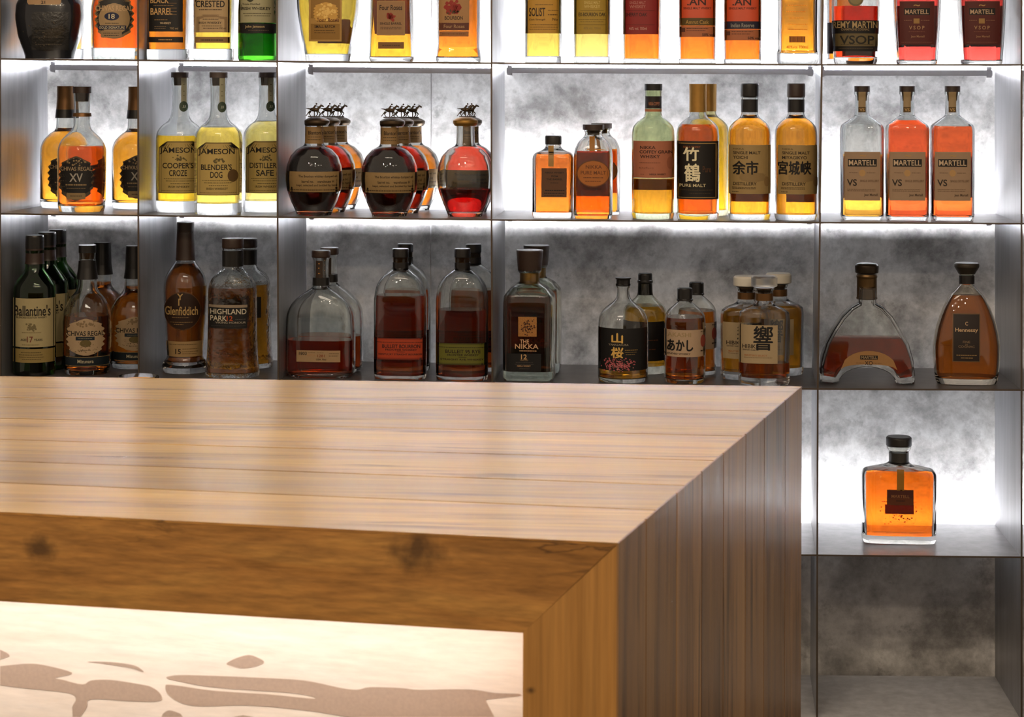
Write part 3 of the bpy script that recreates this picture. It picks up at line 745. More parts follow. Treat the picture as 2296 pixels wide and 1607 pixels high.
tall('slim pale yellow whisky bottle with olive gold label, left of the deep red label', 1326, 1285, 1367, 'f7dc72',
  [('P', 'r', 1286, 1366, -90, 74, 'a0822c'), ('T', 'SINGLE MALT', 1326, 5, 36, 6, 'c0aa60'), ('T', 'WHISKEY', 1326, 13.5, 36, 7, 'c0aa60'), ('R', 1300, 1352, 22, 23, '6e5818'), ('T', 'EX-BOURBON OAK', 1326, 31, 60, 8, '1c1406'), ('L', 1296, 1356, 42, '6e5818'), ('L', 1300, 1352, 47, '6e5818'), ('R', 1296, 1356, 53, 53.8, '6e5818'), ('T', '40% vol. 700ml', 1326, 61, 38, 6, '8a7434')])
tall('slim orange whisky bottle with deep red label, in the wide top cell', 1438, 1395, 1481, 'f0741c',
  [('P', 'r', 1396, 1475, -90, 74, '86201c'), ('T', 'SINGLE MALT', 1428, 5, 36, 6, 'a8685c'), ('T', 'WHISKEY', 1428, 13.5, 36, 7, 'a8685c'), ('R', 1400, 1466, 22, 23, '5e1410'), ('T', 'SHERRY OAK', 1425, 31, 48, 8, '300806'), ('R', 1400, 1466, 53, 53.8, '5e1410'), ('T', '46% vol. 700ml', 1429, 61.5, 40, 7, 'ae7a6c')],
  base=9)
def lan(label, cx, x0, x1, dy, band, word):
    tall(label, cx, x0, x1, 'f0701a',
      [('P', 'r', x0 + 2, x1 - 2, -90, 40 + dy, mat('warm_clear_varnish', 'c2451a', .4), 'upper_label'), ('T', '.AN', cx - 2, 4, 42, 17, '3a150a'), ('T', 'SINGLE MALT WHISKY', cx, 18.5, 62, 5, '4a1c0c'),
       ('P', 'r', x0 + 2, x1 - 2, 40 + dy, 57 + dy, band, 'name_band'), ('T', word, cx, 49 + dy, 52, 9, 'a5813e' if dy == 0 else '8f8a80'),
       ('P', 'r', x0 + 2, x1 - 2, 58 + dy, 82 + dy, 'a8623c', 'lower_label'), ('L', x0 + 18, x0 + 66, 63 + dy, '3a1c10'), ('L', x0 + 18, x0 + 60, 68 + dy, '5a3020'), ('+P', 'r', x0 + 6, x0 + 15, 62 + dy, 71 + dy, '5a3424'), ('T', '50% vol', x1 - 18, 77 + dy, 26, 6, '2a120a')], by=140, base=9)
lan('orange whisky bottle with olive script band, left of the matching navy banded one', 1562, 1520, 1604, 0, '544016', 'Amrut Cask')
lan('orange whisky bottle with navy script band, right of the matching olive banded one', 1663.5, 1621, 1706, 7, '1f1c2e', 'Indian Reserve')
bottle('chamfered clear decanter of amber spirit turned to show its back print and barcode', 1786, R1, .08,
  [(141, 43), (134, 47), (118, 47), (112, 44), (0, 44), (-40, 46), (-70, 40), (-95, 18), (-150, 16), (-156, 18)], ratio=.8, ex=4.5, neck=16, liq='f59a20', lev=-50, wall=6, base=22,
  cap=[(-140, 20), (-185, 20)], capm=DGR,
  items=[('P', 'r', 1768, 1804, 80, 94, 'c4740e', 'barcode_print')] + [('R', 1770 + i * 2.6, 1770 + i * 2.6 + (1.0 if i % 3 else 1.8), 81, 93, '6a3408') for i in range(13)] +
        [('L', 1764, 1806, 12, 'd27c14'), ('L', 1762, 1804, 26, 'd27c14', 2), ('L', 1768, 1800, 40, 'd27c14', 2), ('L', 1766, 1808, 54, 'd27c14'), ('L', 1766, 1808, 65, 'b8640c', 2), ('T', '40%vol 700ml', 1786, 104, 48, 7, 'c9720e')])
# cognacs on the top shelf
bottle('small orange bottle peeking from behind the black banded cognac on the top shelf', 1893, R1, .25,
  [(140, 40), (-30, 40), (-60, 15), (-110, 13), (-116, 14)], liq='f47a1c', lev=-20, base=12, cap=[(-108, 15), (-140, 15)], capm=BLK, name='cognac_bottle',
  items=[('P', 'r', 1854, 1931, 48, 116, '3a1c18')])
bottle('red cognac bottle with bronze medallion and wide black and olive band', 1917, R1, .085,
  [(141, 46), (135, 49), (60, 53), (0, 54), (-30, 50), (-60, 28), (-80, 18), (-140, 15), (-146, 17)], ratio=.9, ex=2.3, neck=17, liq='e03a16', lev=13, base=15, name='cognac_bottle',
  cap=[(-130, 18), (-175, 18)], capm=GLD,
  items=[('P', 'r', 1864, 1968, 45, 74, '14100d'), ('T', 'REMY MARTIN', 1916, 54.5, 98, 15, 'a98e62'), ('T', 'CHAMPAGNE COGNAC', 1916, 65, 62, 5, '8a7350'),
         ('+P', 'r', 1866, 1966, 74, 102, '675838'), ('T', 'VSOP', 1920, 88, 76, 19, '1e1a10'), ('+P', 'r', 1867, 1965, 102, 113, '17120d'), ('L', 1885, 1955, 98, '3a3018'), ('L', 1880, 1955, 107, '54452c'),
         ('P', 'o', 1900, 1934, -18, 14, '6d6244', 'medallion', 'raised bronze medallion'), ('+P', 'o', 1904, 1930, -14, 10, '857850')])
def vsop(label, cx):
    return bottle(label, cx, R1, .085, [(141, 44), (136, 46), (60, 51), (0, 53), (-40, 52), (-70, 34), (-90, 17), (-150, 15), (-156, 17)], ratio=.8, ex=3.2, neck=16, liq='e2413a', lev=-20, wall=5, base=7,
      cap=[(-140, 19), (-185, 19)], capm=BLK, name='cognac_bottle', gbump=.0,
      items=[('P', 'r', cx - 38, cx + 39, 3, 98, '5a211a'), ('+P', 'r', cx - 36, cx + 37, 5, 96, '531d17'), ('+P', 'r', cx - 28, cx + 29, 18, 33, '120e0c'), ('T', 'MARTELL', cx, 26, 52, 10, 'b99a7c'),
             ('T', '~', cx, 12, 14, 4, 'ab8350'), ('+P', 'r', cx - 7, cx + 6, 41, 52, '9a7440'), ('L', cx - 28, cx - 10, 45, '8a5c44'), ('L', cx + 9, cx + 28, 45, '8a5c44'), ('T', 'V S O P', cx, 61, 34, 8, 'a9825c'), ('L', cx - 18, cx + 18, 70, '7a4634'), ('T', 'Jean Martell', cx + 2, 81, 30, 6, '9a7050'), ('L', cx - 34, cx + 34, 93, '7a4634')],
      back=[('P', 'r', cx - 30, cx + 34, 10, 102, '3a2018')])
v1 = vsop('tapered red cognac bottle lettered VSOP in the middle of the top right cell', 2054)
again(v1, 2199, .085, 'tapered red cognac bottle lettered VSOP next to the right-hand divider')
# ================= row 2
R2 = 2
def xv_items(cx, dx=0):
    return [('P', 'w', cx - 38, cx + 38, 350, 449, '4b3f2e'), ('+P', 'w', cx - 36, cx + 36, 354, 440, '16120e'), ('T', 'CHIVAS REGAL', cx, 378, 66, 9, 'a08866'), ('T', 'XV', cx, 398, 28, 19, 'a29a8c'),
            ('D', cx - 26, cx + 26, 352, 372, 22, 2.0, '8d7550'), ('L', cx - 22, cx + 22, 414, '8d7550', 3), ('L', cx - 20, cx + 20, 422, '6d5a3e'), ('+P', 'c', cx - 20, cx + 20, 432, 447, '8a714a'), ('L', cx - 12, cx + 12, 439, INK)]
XVP = [(476, 48), (466, 51.5), (440, 52.5), (335, 53), (318, 47), (303, 34), (292, 21), (280, 17.5), (236, 17), (208, 18.5), (204, 19)]
xvf = bottle('opened bottle with loose neck collar and dark crest label, front of left-hand cell', 183, R2, .10, XVP, liq='d9701e', lev=328, base=13, wall=2.6, rr=8,
  cap=[[(209, 20), (194, 20)], [(228, 14), (209, 15)]], capm=[BRN, CORK], capname=['cap', 'cork'], items=xv_items(171),
  extra=lambda root, S, K, zl: rings_mesh([(zl(262), 21 * K), (zl(254), 20 * K), (zl(254) + .0005, 18.5 * K), (zl(262), 18.8 * K), (zl(262), 21 * K)], lambda z, w: (w, 2.), n=28, close0=False, close1=False).build('neck_collar', BRZ, root, 40))
full_xv_cap = dict(cap=[[(266, 22), (262, 21.8), (246, 20), (222, 18.5), (193, 18.5)], [(267, 22.3), (247, 20.6)]], capm=[BRZ, FOIL], capname=['cap', 'neck_foil'])
xvb = bottle('full bottle with bronze capsule behind the opened one, left-hand cell of middle shelf', 146, R2, .235, [(474, 50), (464, 54), (335, 54), (318, 48), (303, 34), (294, 20), (266, 19), (222, 17), (196, 17)],
  liq='f0a030', lev=290, base=13, wall=2.6, rr=8, items=xv_items(146), **full_xv_cap)
again(xvb, 306, .235, 'full bottle with bronze capsule cut off by the first divider, middle shelf')
def jam(label, cx, Y, l1, l2, lev, liq, stamp):
    by = 480
    return bottle(label, cx, R2, Y, [(by, 50), (by - 6, 52.5), (310, 53), (296, 50), (283, 40), (274, 27), (262, 20), (240, 18), (205, 17.5), (190, 19), (174, 19)], liq=liq, lev=lev, base=24, wall=2.8, rr=7,
      cap=[[(174, 20), (162, 20)], [(192, 13), (174, 14.5)]], capm=[GREYC, CORK], capname=['cap', 'cork'],
      items=[('P', 'a', cx - 46, cx + 46, 318, 436, '7d6a3a'), ('+P', 'a', cx - 44, cx + 44, 321, 434, 'b59b58'), ('T', 'JAMESON', cx - 4, 340, 78, 16, '1f190e'), ('D', cx - 16, cx + 16, 350, 364, 22, 2.0, '5b4f28'),
             ('T', l1, cx - 4, 373, 66 if len(l1) > 7 else 54, 13, '1f190e'), ('T', l2, cx - 4, 390, 38 if len(l2) > 3 else 26, 14, '1f190e'), ('L', cx - 34, cx + 34, 403, '5b4f28'), ('L', cx - 30, cx + 30, 408, '5b4f28'), ('L', cx - 20, cx + 20, 414, '3e3519'), ('T', 'IRISH WHISKEY', cx - 2, 421, 46, 5, '3e3519'), ('L', cx - 40, cx + 40, 430, '7d6a3a'),
             ('+P', 'o', cx + 20 + stamp, cx + 43 + stamp, 378, 406, '5a4220'),
             ('P', 'r', cx - 7 + 9, cx + 7 + 9 - 2, 175, 232, '9c9a80', 'neck_seal'), ('L', cx + 6, cx + 10, 190, '4d4a34'), ('L', cx + 6, cx + 10, 205, '4d4a34'), ('L', cx + 6, cx + 10, 215, '4d4a34'), ('+P', 'o', cx - 2, cx + 17, 228, 252, '3c4a3a'), ('T', 'JJ', cx + 8, 240, 7, 6, '9aa090')],
      group='bottles with arched tan labels')
jam('yellow whiskey with low fill, leftmost of three bottles with arched tan labels', 403, .132, "COOPER'S", 'CROZE', 306, 'f2c02e', 60)['group']
jam('yellow whiskey with arched tan label, in front between its two matching neighbours', 489, .062, "BLENDER'S", 'DOG', 286, 'f6d35a', 0)
jam('palest whiskey with arched tan label, cut off by the second divider', 598, .175, "DISTILLER'S", 'SAFE', 273, 'f8e07e', 0)

# horse topped bourbons
def horse(root, S, K, zl, mb_only=False):
    o = MB(); z0 = zl(263); u = K
    def P(x, z, y=0): return Vector((x * u, y * u, z0 + z * u))
    o.ball(P(0, 17), 11 * u, 3.6 * u, 4.6 * u, Matrix.Rotation(math.radians(6), 3, 'Y'))
    o.tube(P(8, 19), P(15, 26), 3.2 * u, 2.0 * u); o.ball(P(17.5, 25.5), 4.6 * u, 1.6 * u, 2.0 * u, Matrix.Rotation(math.radians(28), 3, 'Y'))
    o.tube(P(14.2, 27), P(14.6, 30.5), .9 * u, .3 * u, 5)
    o.tube(P(-10, 19), P(-19, 20.5), 1.6 * u, .6 * u, 6)
    for (a, k_, f, y) in (((7, 14), (13, 9), (10, 3.5), 2), ((6, 14), (8, 7), (3, 2), -2), ((-8, 14), (-12, 8), (-8, 2.2), 2), ((-9, 14), (-14, 9), (-18, 4), -2)):
        o.tube(P(a[0], a[1], y), P(k_[0], k_[1], y), 2.0 * u, 1.2 * u, 6); o.tube(P(k_[0], k_[1], y), P(f[0], f[1], y), 1.1 * u, .8 * u, 6); o.ball(P(f[0], f[1], y), 1.3 * u, 1.1 * u, .9 * u, n=6, k=4)
    o.tube(P(-2, 20), P(3, 27), 2.4 * u, 2.0 * u, 7); o.ball(P(4.6, 29.8), 2.0 * u, 1.8 * u, 2.1 * u, n=8, k=6); o.tube(P(3, 26), P(10, 23.5), 1.0 * u, .8 * u, 6)
    for y in (3, -3): o.tube(P(-2, 20, y), P(3, 16, y), 1.5 * u, 1.1 * u, 6); o.tube(P(3, 16, y), P(0, 12, y), 1.0 * u, .8 * u, 6)
    o.tube(P(-14, 1.6), P(14, 1.6), 1.3 * u, 1.3 * u, 6); o.tube(P(0, 0), P(0, 13), 1.0 * u, 1.0 * u, 6)
    o.build('horse_and_rider', PEW, root, 50)
def horse_at(dx):
    def f(root, S, K, zl):
        horse(root, S, K, zl)
        root.children[-1].location.x = dx * K
    return f
BLP = [(484, 38), (478, 40), (452, 52), (425, 61), (398, 63.5), (372, 61), (350, 53), (334, 38), (327, 24), (322, 21), (300, 20), (283, 20), (279, 22), (274, 22)]
def bl_items(cx, c1='8f744a'):
    return [('P', 'r', cx - 62, cx + 62, 384, 430, c1), ('T', 'The Bourbon whiskey dumped on', cx + 8, 395, 84, 7, '3a2a14'), ('T', 'barrel no.    warehouse H', cx + 8, 406, 70, 6, '3a2a14'), ('T', 'kept, selected and bottled by hand', cx + 6, 415, 88, 6, '3a2a14'), ('L', cx - 52, cx + 54, 425, '3a2a14', 1.8),
            ('P', 'r', cx - 20, cx + 20, 284, 322, '8a6c42', 'neck_label'), ('T', "Blanton's", cx + 3, 297, 32, 9, '2a1c0c'), ('L', cx - 14, cx + 14, 307, '3a2a14'), ('L', cx - 14, cx + 14, 313, '3a2a14')]
def blanton(label, cx, Y, liq, lev, items=True, dx=0, metalc=PEW):
    return bottle(label, cx, R2, Y, BLP, ratio=.84, ex=2.0, neck=21, liq=liq, lev=lev, base=11, wall=3.2, rr=4, cap=[[(282, 24), (276, 28), (270, 28), (266, 22), (262, 12)]], capm=[metalc], capname=['stopper'],
      items=bl_items(cx) if items else [], extra=horse_at(dx), name='bourbon_bottle')
bl = blanton('round dark red bourbon with horse stopper, front of the left-hand group of three', 704, .064, '5e1a10', 330, dx=6)
again(bl, 873, .064, 'round dark red bourbon with horse stopper, front of the middle group of three')
bm_ = blanton('round bourbon with horse stopper, second back in the left-hand group of three', 734, .179, 'a8321c', 330)
again(bm_, 899, .179, 'round bourbon with horse stopper, second back in the middle group of three')
bo = blanton('round orange bourbon with horse stopper, rearmost of the left-hand group of three', 757, .294, 'f08a24', 330)
again(bo, 924, .294, 'round orange bourbon with horse stopper, rearmost of the middle group of three')
blanton('round bright red bourbon with horse stopper, half empty, nearest the third divider', 1043, .085, 'f0404a', 422, items=False, dx=0, metalc=GLD)
blanton('round red bourbon with horse stopper, hidden behind the half empty one', 1052, .235, 'f2503a', 330)

# small square bottles
bottle('small square bottle with ribbed screw cap and dark label, leftmost in the wide middle cell', 1240, R2, .075, [(489, 43), (483, 45.5), (352, 45.5), (343, 41), (336, 24), (331, 18), (323, 17)], ratio=.9, ex=6, neck=18, liq='e0701c', lev=346, base=12, wall=5,
  cap=[(324, 18), (321, 18.5), (306, 18.5), (304, 17)], capm=DGR, items=[('P', 'r', 1214, 1270, 376, 441, '5c3a20'), ('T', 'NIKKA WHISKY', 1243, 386, 42, 4, '1f130a'), ('T', 'FROM', 1243, 394, 14, 4, '1f130a'), ('T', 'THE BARREL', 1243, 401, 36, 4, '1f130a'), ('L', 1234, 1252, 409, '2f1d10'), ('L', 1222, 1266, 426, '1f130a', 2), ('L', 1220, 1266, 432, '1f130a', 2), ('L', 1220, 1262, 437, '1f130a'),
         ('P', 'r', 1229, 1241, 326, 372, 'a07a42', 'seal_strip')])
nk2 = bottle('square shouldered orange bottle with wide black stopper and oval label, middle shelf', 1330, R2, .075, [(489, 42), (482, 43.5), (350, 43.5), (335, 42), (318, 34), (306, 21), (298, 18), (293, 21), (290, 21)], ratio=.9, ex=4, neck=19, liq='f08e26', lev=338, base=6, wall=4,
  cap=[[(291, 24), (279, 24)], [(303, 13), (291, 15)]], capm=[BRN, CORK], capname=['cap', 'cork'], items=[('P', 'o', 1293, 1367, 358, 418, '6e3e18'), ('+P', 'o', 1295, 1365, 360, 416, 'a8642a'), ('T', 'NIKKA', 1331, 373, 36, 8, '6a3a16'), ('T', 'PURE MALT', 1330, 386, 56, 8, '6a3a16'), ('L', 1308, 1352, 397, '6a3a16', 2), ('L', 1312, 1348, 405, '6a3a16'),
         ('P', 'r', 1321, 1333, 305, 338, '9c6a2c', 'seal_strip')], back=[('P', 'r', 1296, 1366, 345, 442, '93481c')])
again(nk2, 1348, .215, 'square shouldered bottle almost hidden behind the one with the oval label')
def nikka(label, cx, Y, gl, liq, lev, cap, capm, capname, items, back=(), name='whisky_bottle'):
    return bottle(label, cx, R2, Y, [(494, 45), (486, 48), (300, 48), (285, 45.5), (273, 35), (264, 22), (256, 18.5), (230, 18), (204, 18.5), (200, 18.5)], liq=liq, lev=lev, gl=gl, base=12, wall=2.6, rr=6, cap=cap, capm=capm, capname=capname, items=items, back=back, name=name)
nikka('whisky bottle with coppery pink label, half full, left of the four tall ones', 1464, .075, 'e4eccc', 'f09a34', 402, [[(203, 20), (188, 20)]], [FOIL], ['cap'],
  [('P', 'r', 1420, 1511, 317, 400, 'a9674a'), ('T', 'NIKKA', 1452, 331.5, 34, 7, '2f1a12'), ('T', 'COFFEY GRAIN', 1470, 341.5, 72, 7, '2f1a12'), ('T', 'WHISKY', 1457, 352, 44, 7.5, '2f1a12'), ('L', 1434, 1480, 366, '6a3c2a'), ('T', 'カフェグレーン', 1449, 378, 32, 5, '3f2418'), ('+P', 'o', 1494, 1509, 352, 380, '96583e'), ('L', 1436, 1444, 392, '6a3c2a'), ('T', 'NIKKA WHISKY', 1474, 392, 36, 4, '2f1a12'),
   ('P', 'r', 1445, 1484, 216, 244, '201612', 'neck_label'), ('T', 'NIKKA COFFEY', 1466, 233, 24, 8, 'a56a48'), ('+P', 'r', 1445, 1484, 245, 251, 'b0714a')], back=[('P', 'r', 1440, 1494, 405, 430, '7a4a24')])
tk = nikka('whisky bottle with black label and tall white brushed characters under a bronze capsule', 1564, .075, CLEAR, 'd2641c', 280, [[(252, 19.5), (240, 19.4), (206, 19.4), (188, 20)]], [GLD], ['cap'],
  [('P', 'r', 1518, 1610, 317, 448, '16100a'), ('R', 1522, 1605, 321, 322.6, 'a58348'), ('R', 1522, 1605, 443, 444.6, 'a58348'), ('R', 1603.4, 1605, 321, 444, 'a58348'), ('T', 'NIKKA WHISKY', 1551, 330, 38, 5, '8a4a1c'),
   ('T', '竹', 1549, 346, 34, 30, 'e2d6b4'), ('T', '鶴', 1552, 388, 34, 40, 'e2d6b4'), ('T', 'PURE MALT', 1553, 416.5, 58, 7, 'c8b88e'), ('L', 1526, 1598, 427, '4a3c24'), ('L', 1546, 1592, 434, '4a3c24'), ('T', 'Pure', 1584, 380, 18, 14, '4e3018'),
   ('P', 'r', 1545, 1583, 228, 250, '4a3418', 'neck_label'), ('L', 1550, 1578, 235, 'a8874a', 1.8), ('L', 1550, 1578, 242, 'a8874a', 1.8)])
nikka('yellow whisky bottle with bronze capsule mostly hidden behind the black labelled one', 1586, .21, 'faf6d0', 'f5c63a', 260, [[(252, 19.5), (188, 20)]], [GLD], ['cap'], [])
def malt(label, cx, l1, kan, kw, sty, x0, x1):
    return nikka(label, cx, .075, CLEAR, 'e89420', 258, [[(219, 19), (216, 20.5), (189, 20.5), (187, 19)], [(252, 19.2), (223, 19.2)]], [BRN if sty else FOIL, FOIL], ['cap', 'neck_foil'],
      [('P', 'r', x0, x1, 325, 435, 'a58b5a'), ('+P', 'r', x0 + 1, x1 - 1, 326, 434, '9c8252'), ('T', 'NIKKA', x0 + 22, 334, 24, 3, '5a4826'), ('T', 'SINGLE MALT', x0 + 40, 342.5, 60, 7, '2a1e0e'), ('T', l1, x0 + (26 if len(l1) < 8 else 37), 353, 32 if len(l1) < 8 else 54, 7, '2a1e0e'),
       ('T', kan, x0 + 37, 376, kw, 30, '120d08'), ('+P', 'w', x0 + 22, x0 + 84, 386, 408, '8b7248'), ('T', 'DISTILLERY', x0 + 36, 412, 52, 7, '3a2c16'), ('L', x0 + 8, x0 + 60, 420, '4a3a1e'), ('L', x0 + 8, x0 + 60, 423, '4a3a1e'), ('L', x0 + 8, x0 + 22, 430, '2a1e0e'), ('+P', 'o', x0 + 78, x0 + 90, 396, 418, '866a40'),
       ('P', 'r', cx - 14, cx + 14, 236, 246, '2a1a10', 'neck_label'), ('T', 'SINGLE MALT', cx, 239, 24, 3, 'a5804a'), ('L', cx - 12, cx + 12, 244, 'a5804a')],
      back=[('P', 'r', cx - 10 if sty else cx - 46, cx + 36 if sty else cx + 46, 420, 456, '7a4a20')])
malt('amber single malt with two black brushed characters on its tan label', 1680, 'YOICHI', '余市', 56, 0, 1634, 1727)
malt('amber single malt with three black brushed characters on its tan label', 1784, 'MIYAGIKYO', '宮城峡', 72, 1, 1744, 1831)
def mvs(label, cx, lev, liq):
    return bottle(label, cx, R2, .085, [(494, 44), (486, 48), (290, 48.5), (281, 46), (262, 20), (258, 16.5), (215, 15.5), (211, 18), (206, 18)], ratio=.8, ex=4.5, neck=17, liq=liq, lev=lev, base=8, wall=3.4, rr=4,
      cap=[[(206, 17.5), (193, 17.5)], [(226, 10), (206, 12.5)]], capm=[BRN, CORK], capname=['cap', 'cork'], name='cognac_bottle', group='cognacs with bare glass shoulders',
      items=[('P', 'r', cx - 39, cx + 41, 340, 449, 'a58a6e'), ('+P', 'r', cx - 37, cx + 39, 342, 447, '9d8267'), ('+P', 'r', cx - 31, cx + 33, 356, 373, '15100d'), ('T', 'MARTELL', cx + 1, 364.5, 60, 12, 'c2a888'), ('T', '~', cx + 2, 349, 14, 3.5, 'b08a50'),
             ('+P', 'o', cx - 6, cx + 8, 380, 395, 'b08a58'), ('L', cx - 28, cx - 9, 387, '6a523c'), ('L', cx + 11, cx + 30, 387, '6a523c'), ('T', 'VS', cx - 22, 409, 22, 15, '241a12'), ('T', 'SINGLE DISTILLERY', cx + 17, 405, 42, 5, '6a523c'), ('L', cx - 32, cx + 30, 424, '6a523c'), ('L', cx - 32, cx + 30, 427.5, '6a523c'), ('T', 'Jean Martell', cx + 20, 437, 30, 7, '4a3828'),
             ('P', 'r', cx - 8, cx + 8, 206, 240, '9c8560', 'seal_strip'), ('+P', 'r', cx - 8, cx + 8, 240, 252, '5a4420'), ('T', 'VS', cx, 246, 11, 7, 'b8965a')],
      back=[('P', 'r', cx - 45, cx + 45, 352, 446, '7a3018' if lev < 300 else 'a86a2c')])
mvs('nearly empty shouldered cognac of pale amber, leftmost of three lettered VS', 1932, 346, 'f5ad3c')
mvs('full reddish cognac, between its two neighbours, lettered VS', 2033, 270, 'ea5524')
mvs('reddish cognac with a slightly lower fill, rightmost of three lettered VS', 2134.5, 283, 'e85a22')
# ================= row 3
R3 = 3
BALP = [(834, 44), (828, 46.5), (650, 47), (636, 45), (622, 36), (608, 24), (600, 20), (575, 19), (560, 20)]
bal = bottle('dark green bottle with cream script label, front of the far left group', 78, R3, .056, BALP, ratio=.88, neck=21, gl='4c8c2c', liq='233a12', lev=625, wall=3, base=9,
  cap=[[(590, 21), (586, 20), (560, 19.5), (556, 19.5)], [(556, 20), (530, 20), (527, 19)]], capm=[BRN, FOIL], capname=['neck_foil', 'cap'],
  items=[('P', 'r', 33, 122, 663, 770, 'a5966c'), ('T', "Ballantine's", 74, 690, 76, 24, '1a140c'), ('L', 40, 110, 699, '6a5c38'), ('T', 'BLENDED SCOTCH WHISKY', 72, 705, 64, 4, '2a2214'), ('D', 60, 84, 714, 736, 50, 1.8, '6d6140'), ('L', 52, 92, 738, '6a5c38'),
         ('T', 'AGED', 56, 754, 14, 5, '2a2214'), ('T', '17', 68.5, 753, 13, 13, '6a3020'), ('T', 'YEARS', 86, 754, 18, 5, '2a2214'), ('L', 52, 90, 765, '6a5c38'),
         ('P', 'r', 33, 121, 774, 804, '8b7642', 'lower_label'), ('L', 50, 92, 782, '4a3c1c'), ('L', 46, 96, 787, '4a3c1c'), ('L', 46, 98, 792, '4a3c1c'), ('L', 52, 92, 797, '4a3c1c')])
again(bal, 106, .151, 'dark green bottle with cream label, second back in the far left group')
again(bal, 129, .243, 'dark green bottle with cream label, rearmost of the far left group')
MZ = [(836, 46), (828, 50), (800, 53), (715, 53.5), (690, 49), (668, 38), (655, 26), (645, 21.5), (628, 21), (583, 17), (566, 18), (562, 18.5)]
def miz_items(cx):
    return [('P', 'w', cx - 42, cx + 42, 709, 791, 'a78d6c'), ('D', cx - 24, cx + 24, 711, 728, 30, 2.2, '7d6747'), ('T', 'CHIVAS REGAL', cx, 742, 78, 11, '1d1812'), ('+P', 'r', cx - 21, cx + 19, 749, 757, '16202a'), ('L', cx - 16, cx + 14, 753, '8a8468'), ('+P', 'o', cx - 12, cx + 12, 756, 772, '5f5128'), ('L', cx - 12, cx + 12, 779, '4a3c28'), ('D', cx - 38, cx + 38, 760, 786, 30, 1.2, '6d5a3e'),
            ('P', 'r', cx - 50, cx + 50, 794, 815, '121c22', 'blue_band'), ('T', 'Mizunara', cx, 804, 34, 8, 'b0a588'), ('R', cx - 50, cx + 50, 794, 795, '9a8050'), ('R', cx - 50, cx + 50, 814, 815, '9a8050')]
mzf = bottle('opened bottle with cream crest label and blue band, front centre of left cell', 196, R3, .085, MZ, liq='d87420', lev=706, base=10, wall=2.8, rr=7,
  cap=[[(566, 19), (549, 19)], [(580, 14), (566, 15)], [(625, 23.5), (600, 20), (583, 18.6)]], capm=[FOIL, CORK, FOIL], capname=['cap', 'cork', 'neck_foil'], items=miz_items(193))
mzb = bottle('full bottle hidden behind the opened one with the blue band, left cell', 230, R3, .29, MZ[:10] + [(560, 17)], liq='d87420', lev=640, base=10, wall=2.8, rr=7,
  cap=[[(622, 23), (598, 20), (546, 18.5), (543, 18)]], capm=[FOIL], capname=['cap'], items=miz_items(230))
again(mzb, 302, .195, 'full bottle with blue band cut off by the first divider, lowest full shelf')
def swirl(label, cx, Y):
    return bottle(label, cx, R3, Y, [(844, 58), (836, 60), (820, 57), (790, 55), (735, 53.5), (660, 53), (640, 52), (622, 45), (612, 34), (604, 24), (596, 22), (560, 22), (556, 23)], liq='cf8a24', lev=644, base=8, wall=3.4, gbump=.9, rr=8,
      cap=[[(556, 23), (554, 24), (536, 24), (534, 23)], [(597, 23.4), (561, 23.4)]], capm=[BRN, FOIL], capname=['cap', 'neck_foil'], ratio=.85, ex=2.4, neck=23,
      items=[('P', 'r', 471, 554, 680, 733, '14110e'), ('+P', 'r', 471, 554, 680, 686, '8d7c66'), ('T', 'HIGHLAND', 513, 695, 78, 12, 'c3b79e'), ('T', 'PARK', 492, 710, 36, 12, 'c3b79e'), ('T', '12', 516, 710, 13, 11, 'b34a1c'), ('L', 528, 550, 712, '55504a'), ('T', 'VIKING HONOUR', 518, 719.5, 66, 4.5, '9a8f7c'), ('L', 476, 550, 727, '3a3632')] if cx < 530 else [('P', 'r', cx - 52, cx + 32, 672, 722, '14110e')])
bottle('tall brown bottle with flared base and dark oval stag label, second cell', 416, R3, .125, [(839, 46), (832, 51), (820, 50), (806, 39), (790, 40), (680, 47), (640, 47.5), (620, 43), (600, 31), (588, 22), (584, 20), (520, 19)], liq='b9621c', lev=592, base=22, wall=3, rr=7,
  cap=[[(584, 21.5), (576, 21), (520, 19), (519, 19.2), (500, 19.2), (498, 18.5)]], capm=[BRN], capname=['cap'],
  items=[('P', 'o', 370, 450, 652, 741, '5a3a1e'), ('+P', 'o', 371, 449, 654, 739, '2c1a0e'), ('T', 'Glenfiddich', 408, 696, 70, 20, 'b5935c'), ('R', 401, 403.5, 668, 684, 'b5935c'), ('T', 'Y', 405, 664, 13, 14, 'b5935c'), ('L', 388, 424, 711, '8a6c42'), ('L', 384, 432, 722, '8a6c42'), ('L', 392, 412, 727, '8a6c42'),
         ('P', 'r', 376, 452, 766, 801, '9d7f54', 'lower_label'), ('L', 382, 442, 773, '4a3820'), ('T', '15', 401, 789, 12, 12, '241a10'), ('L', 410, 444, 783, '5e4828'), ('L', 410, 444, 789, '5e4828'), ('L', 410, 440, 794, '5e4828'),
         ('P', 'r', 407, 419, 549, 569, 'a0774a', 'neck_mark')])
sw = swirl('carved glass bottle with black label under a silver strip, beside the stag bottle', 522, .068)
swirl('carved yellow glass bottle behind the front one, its black label half hidden', 553, .225)
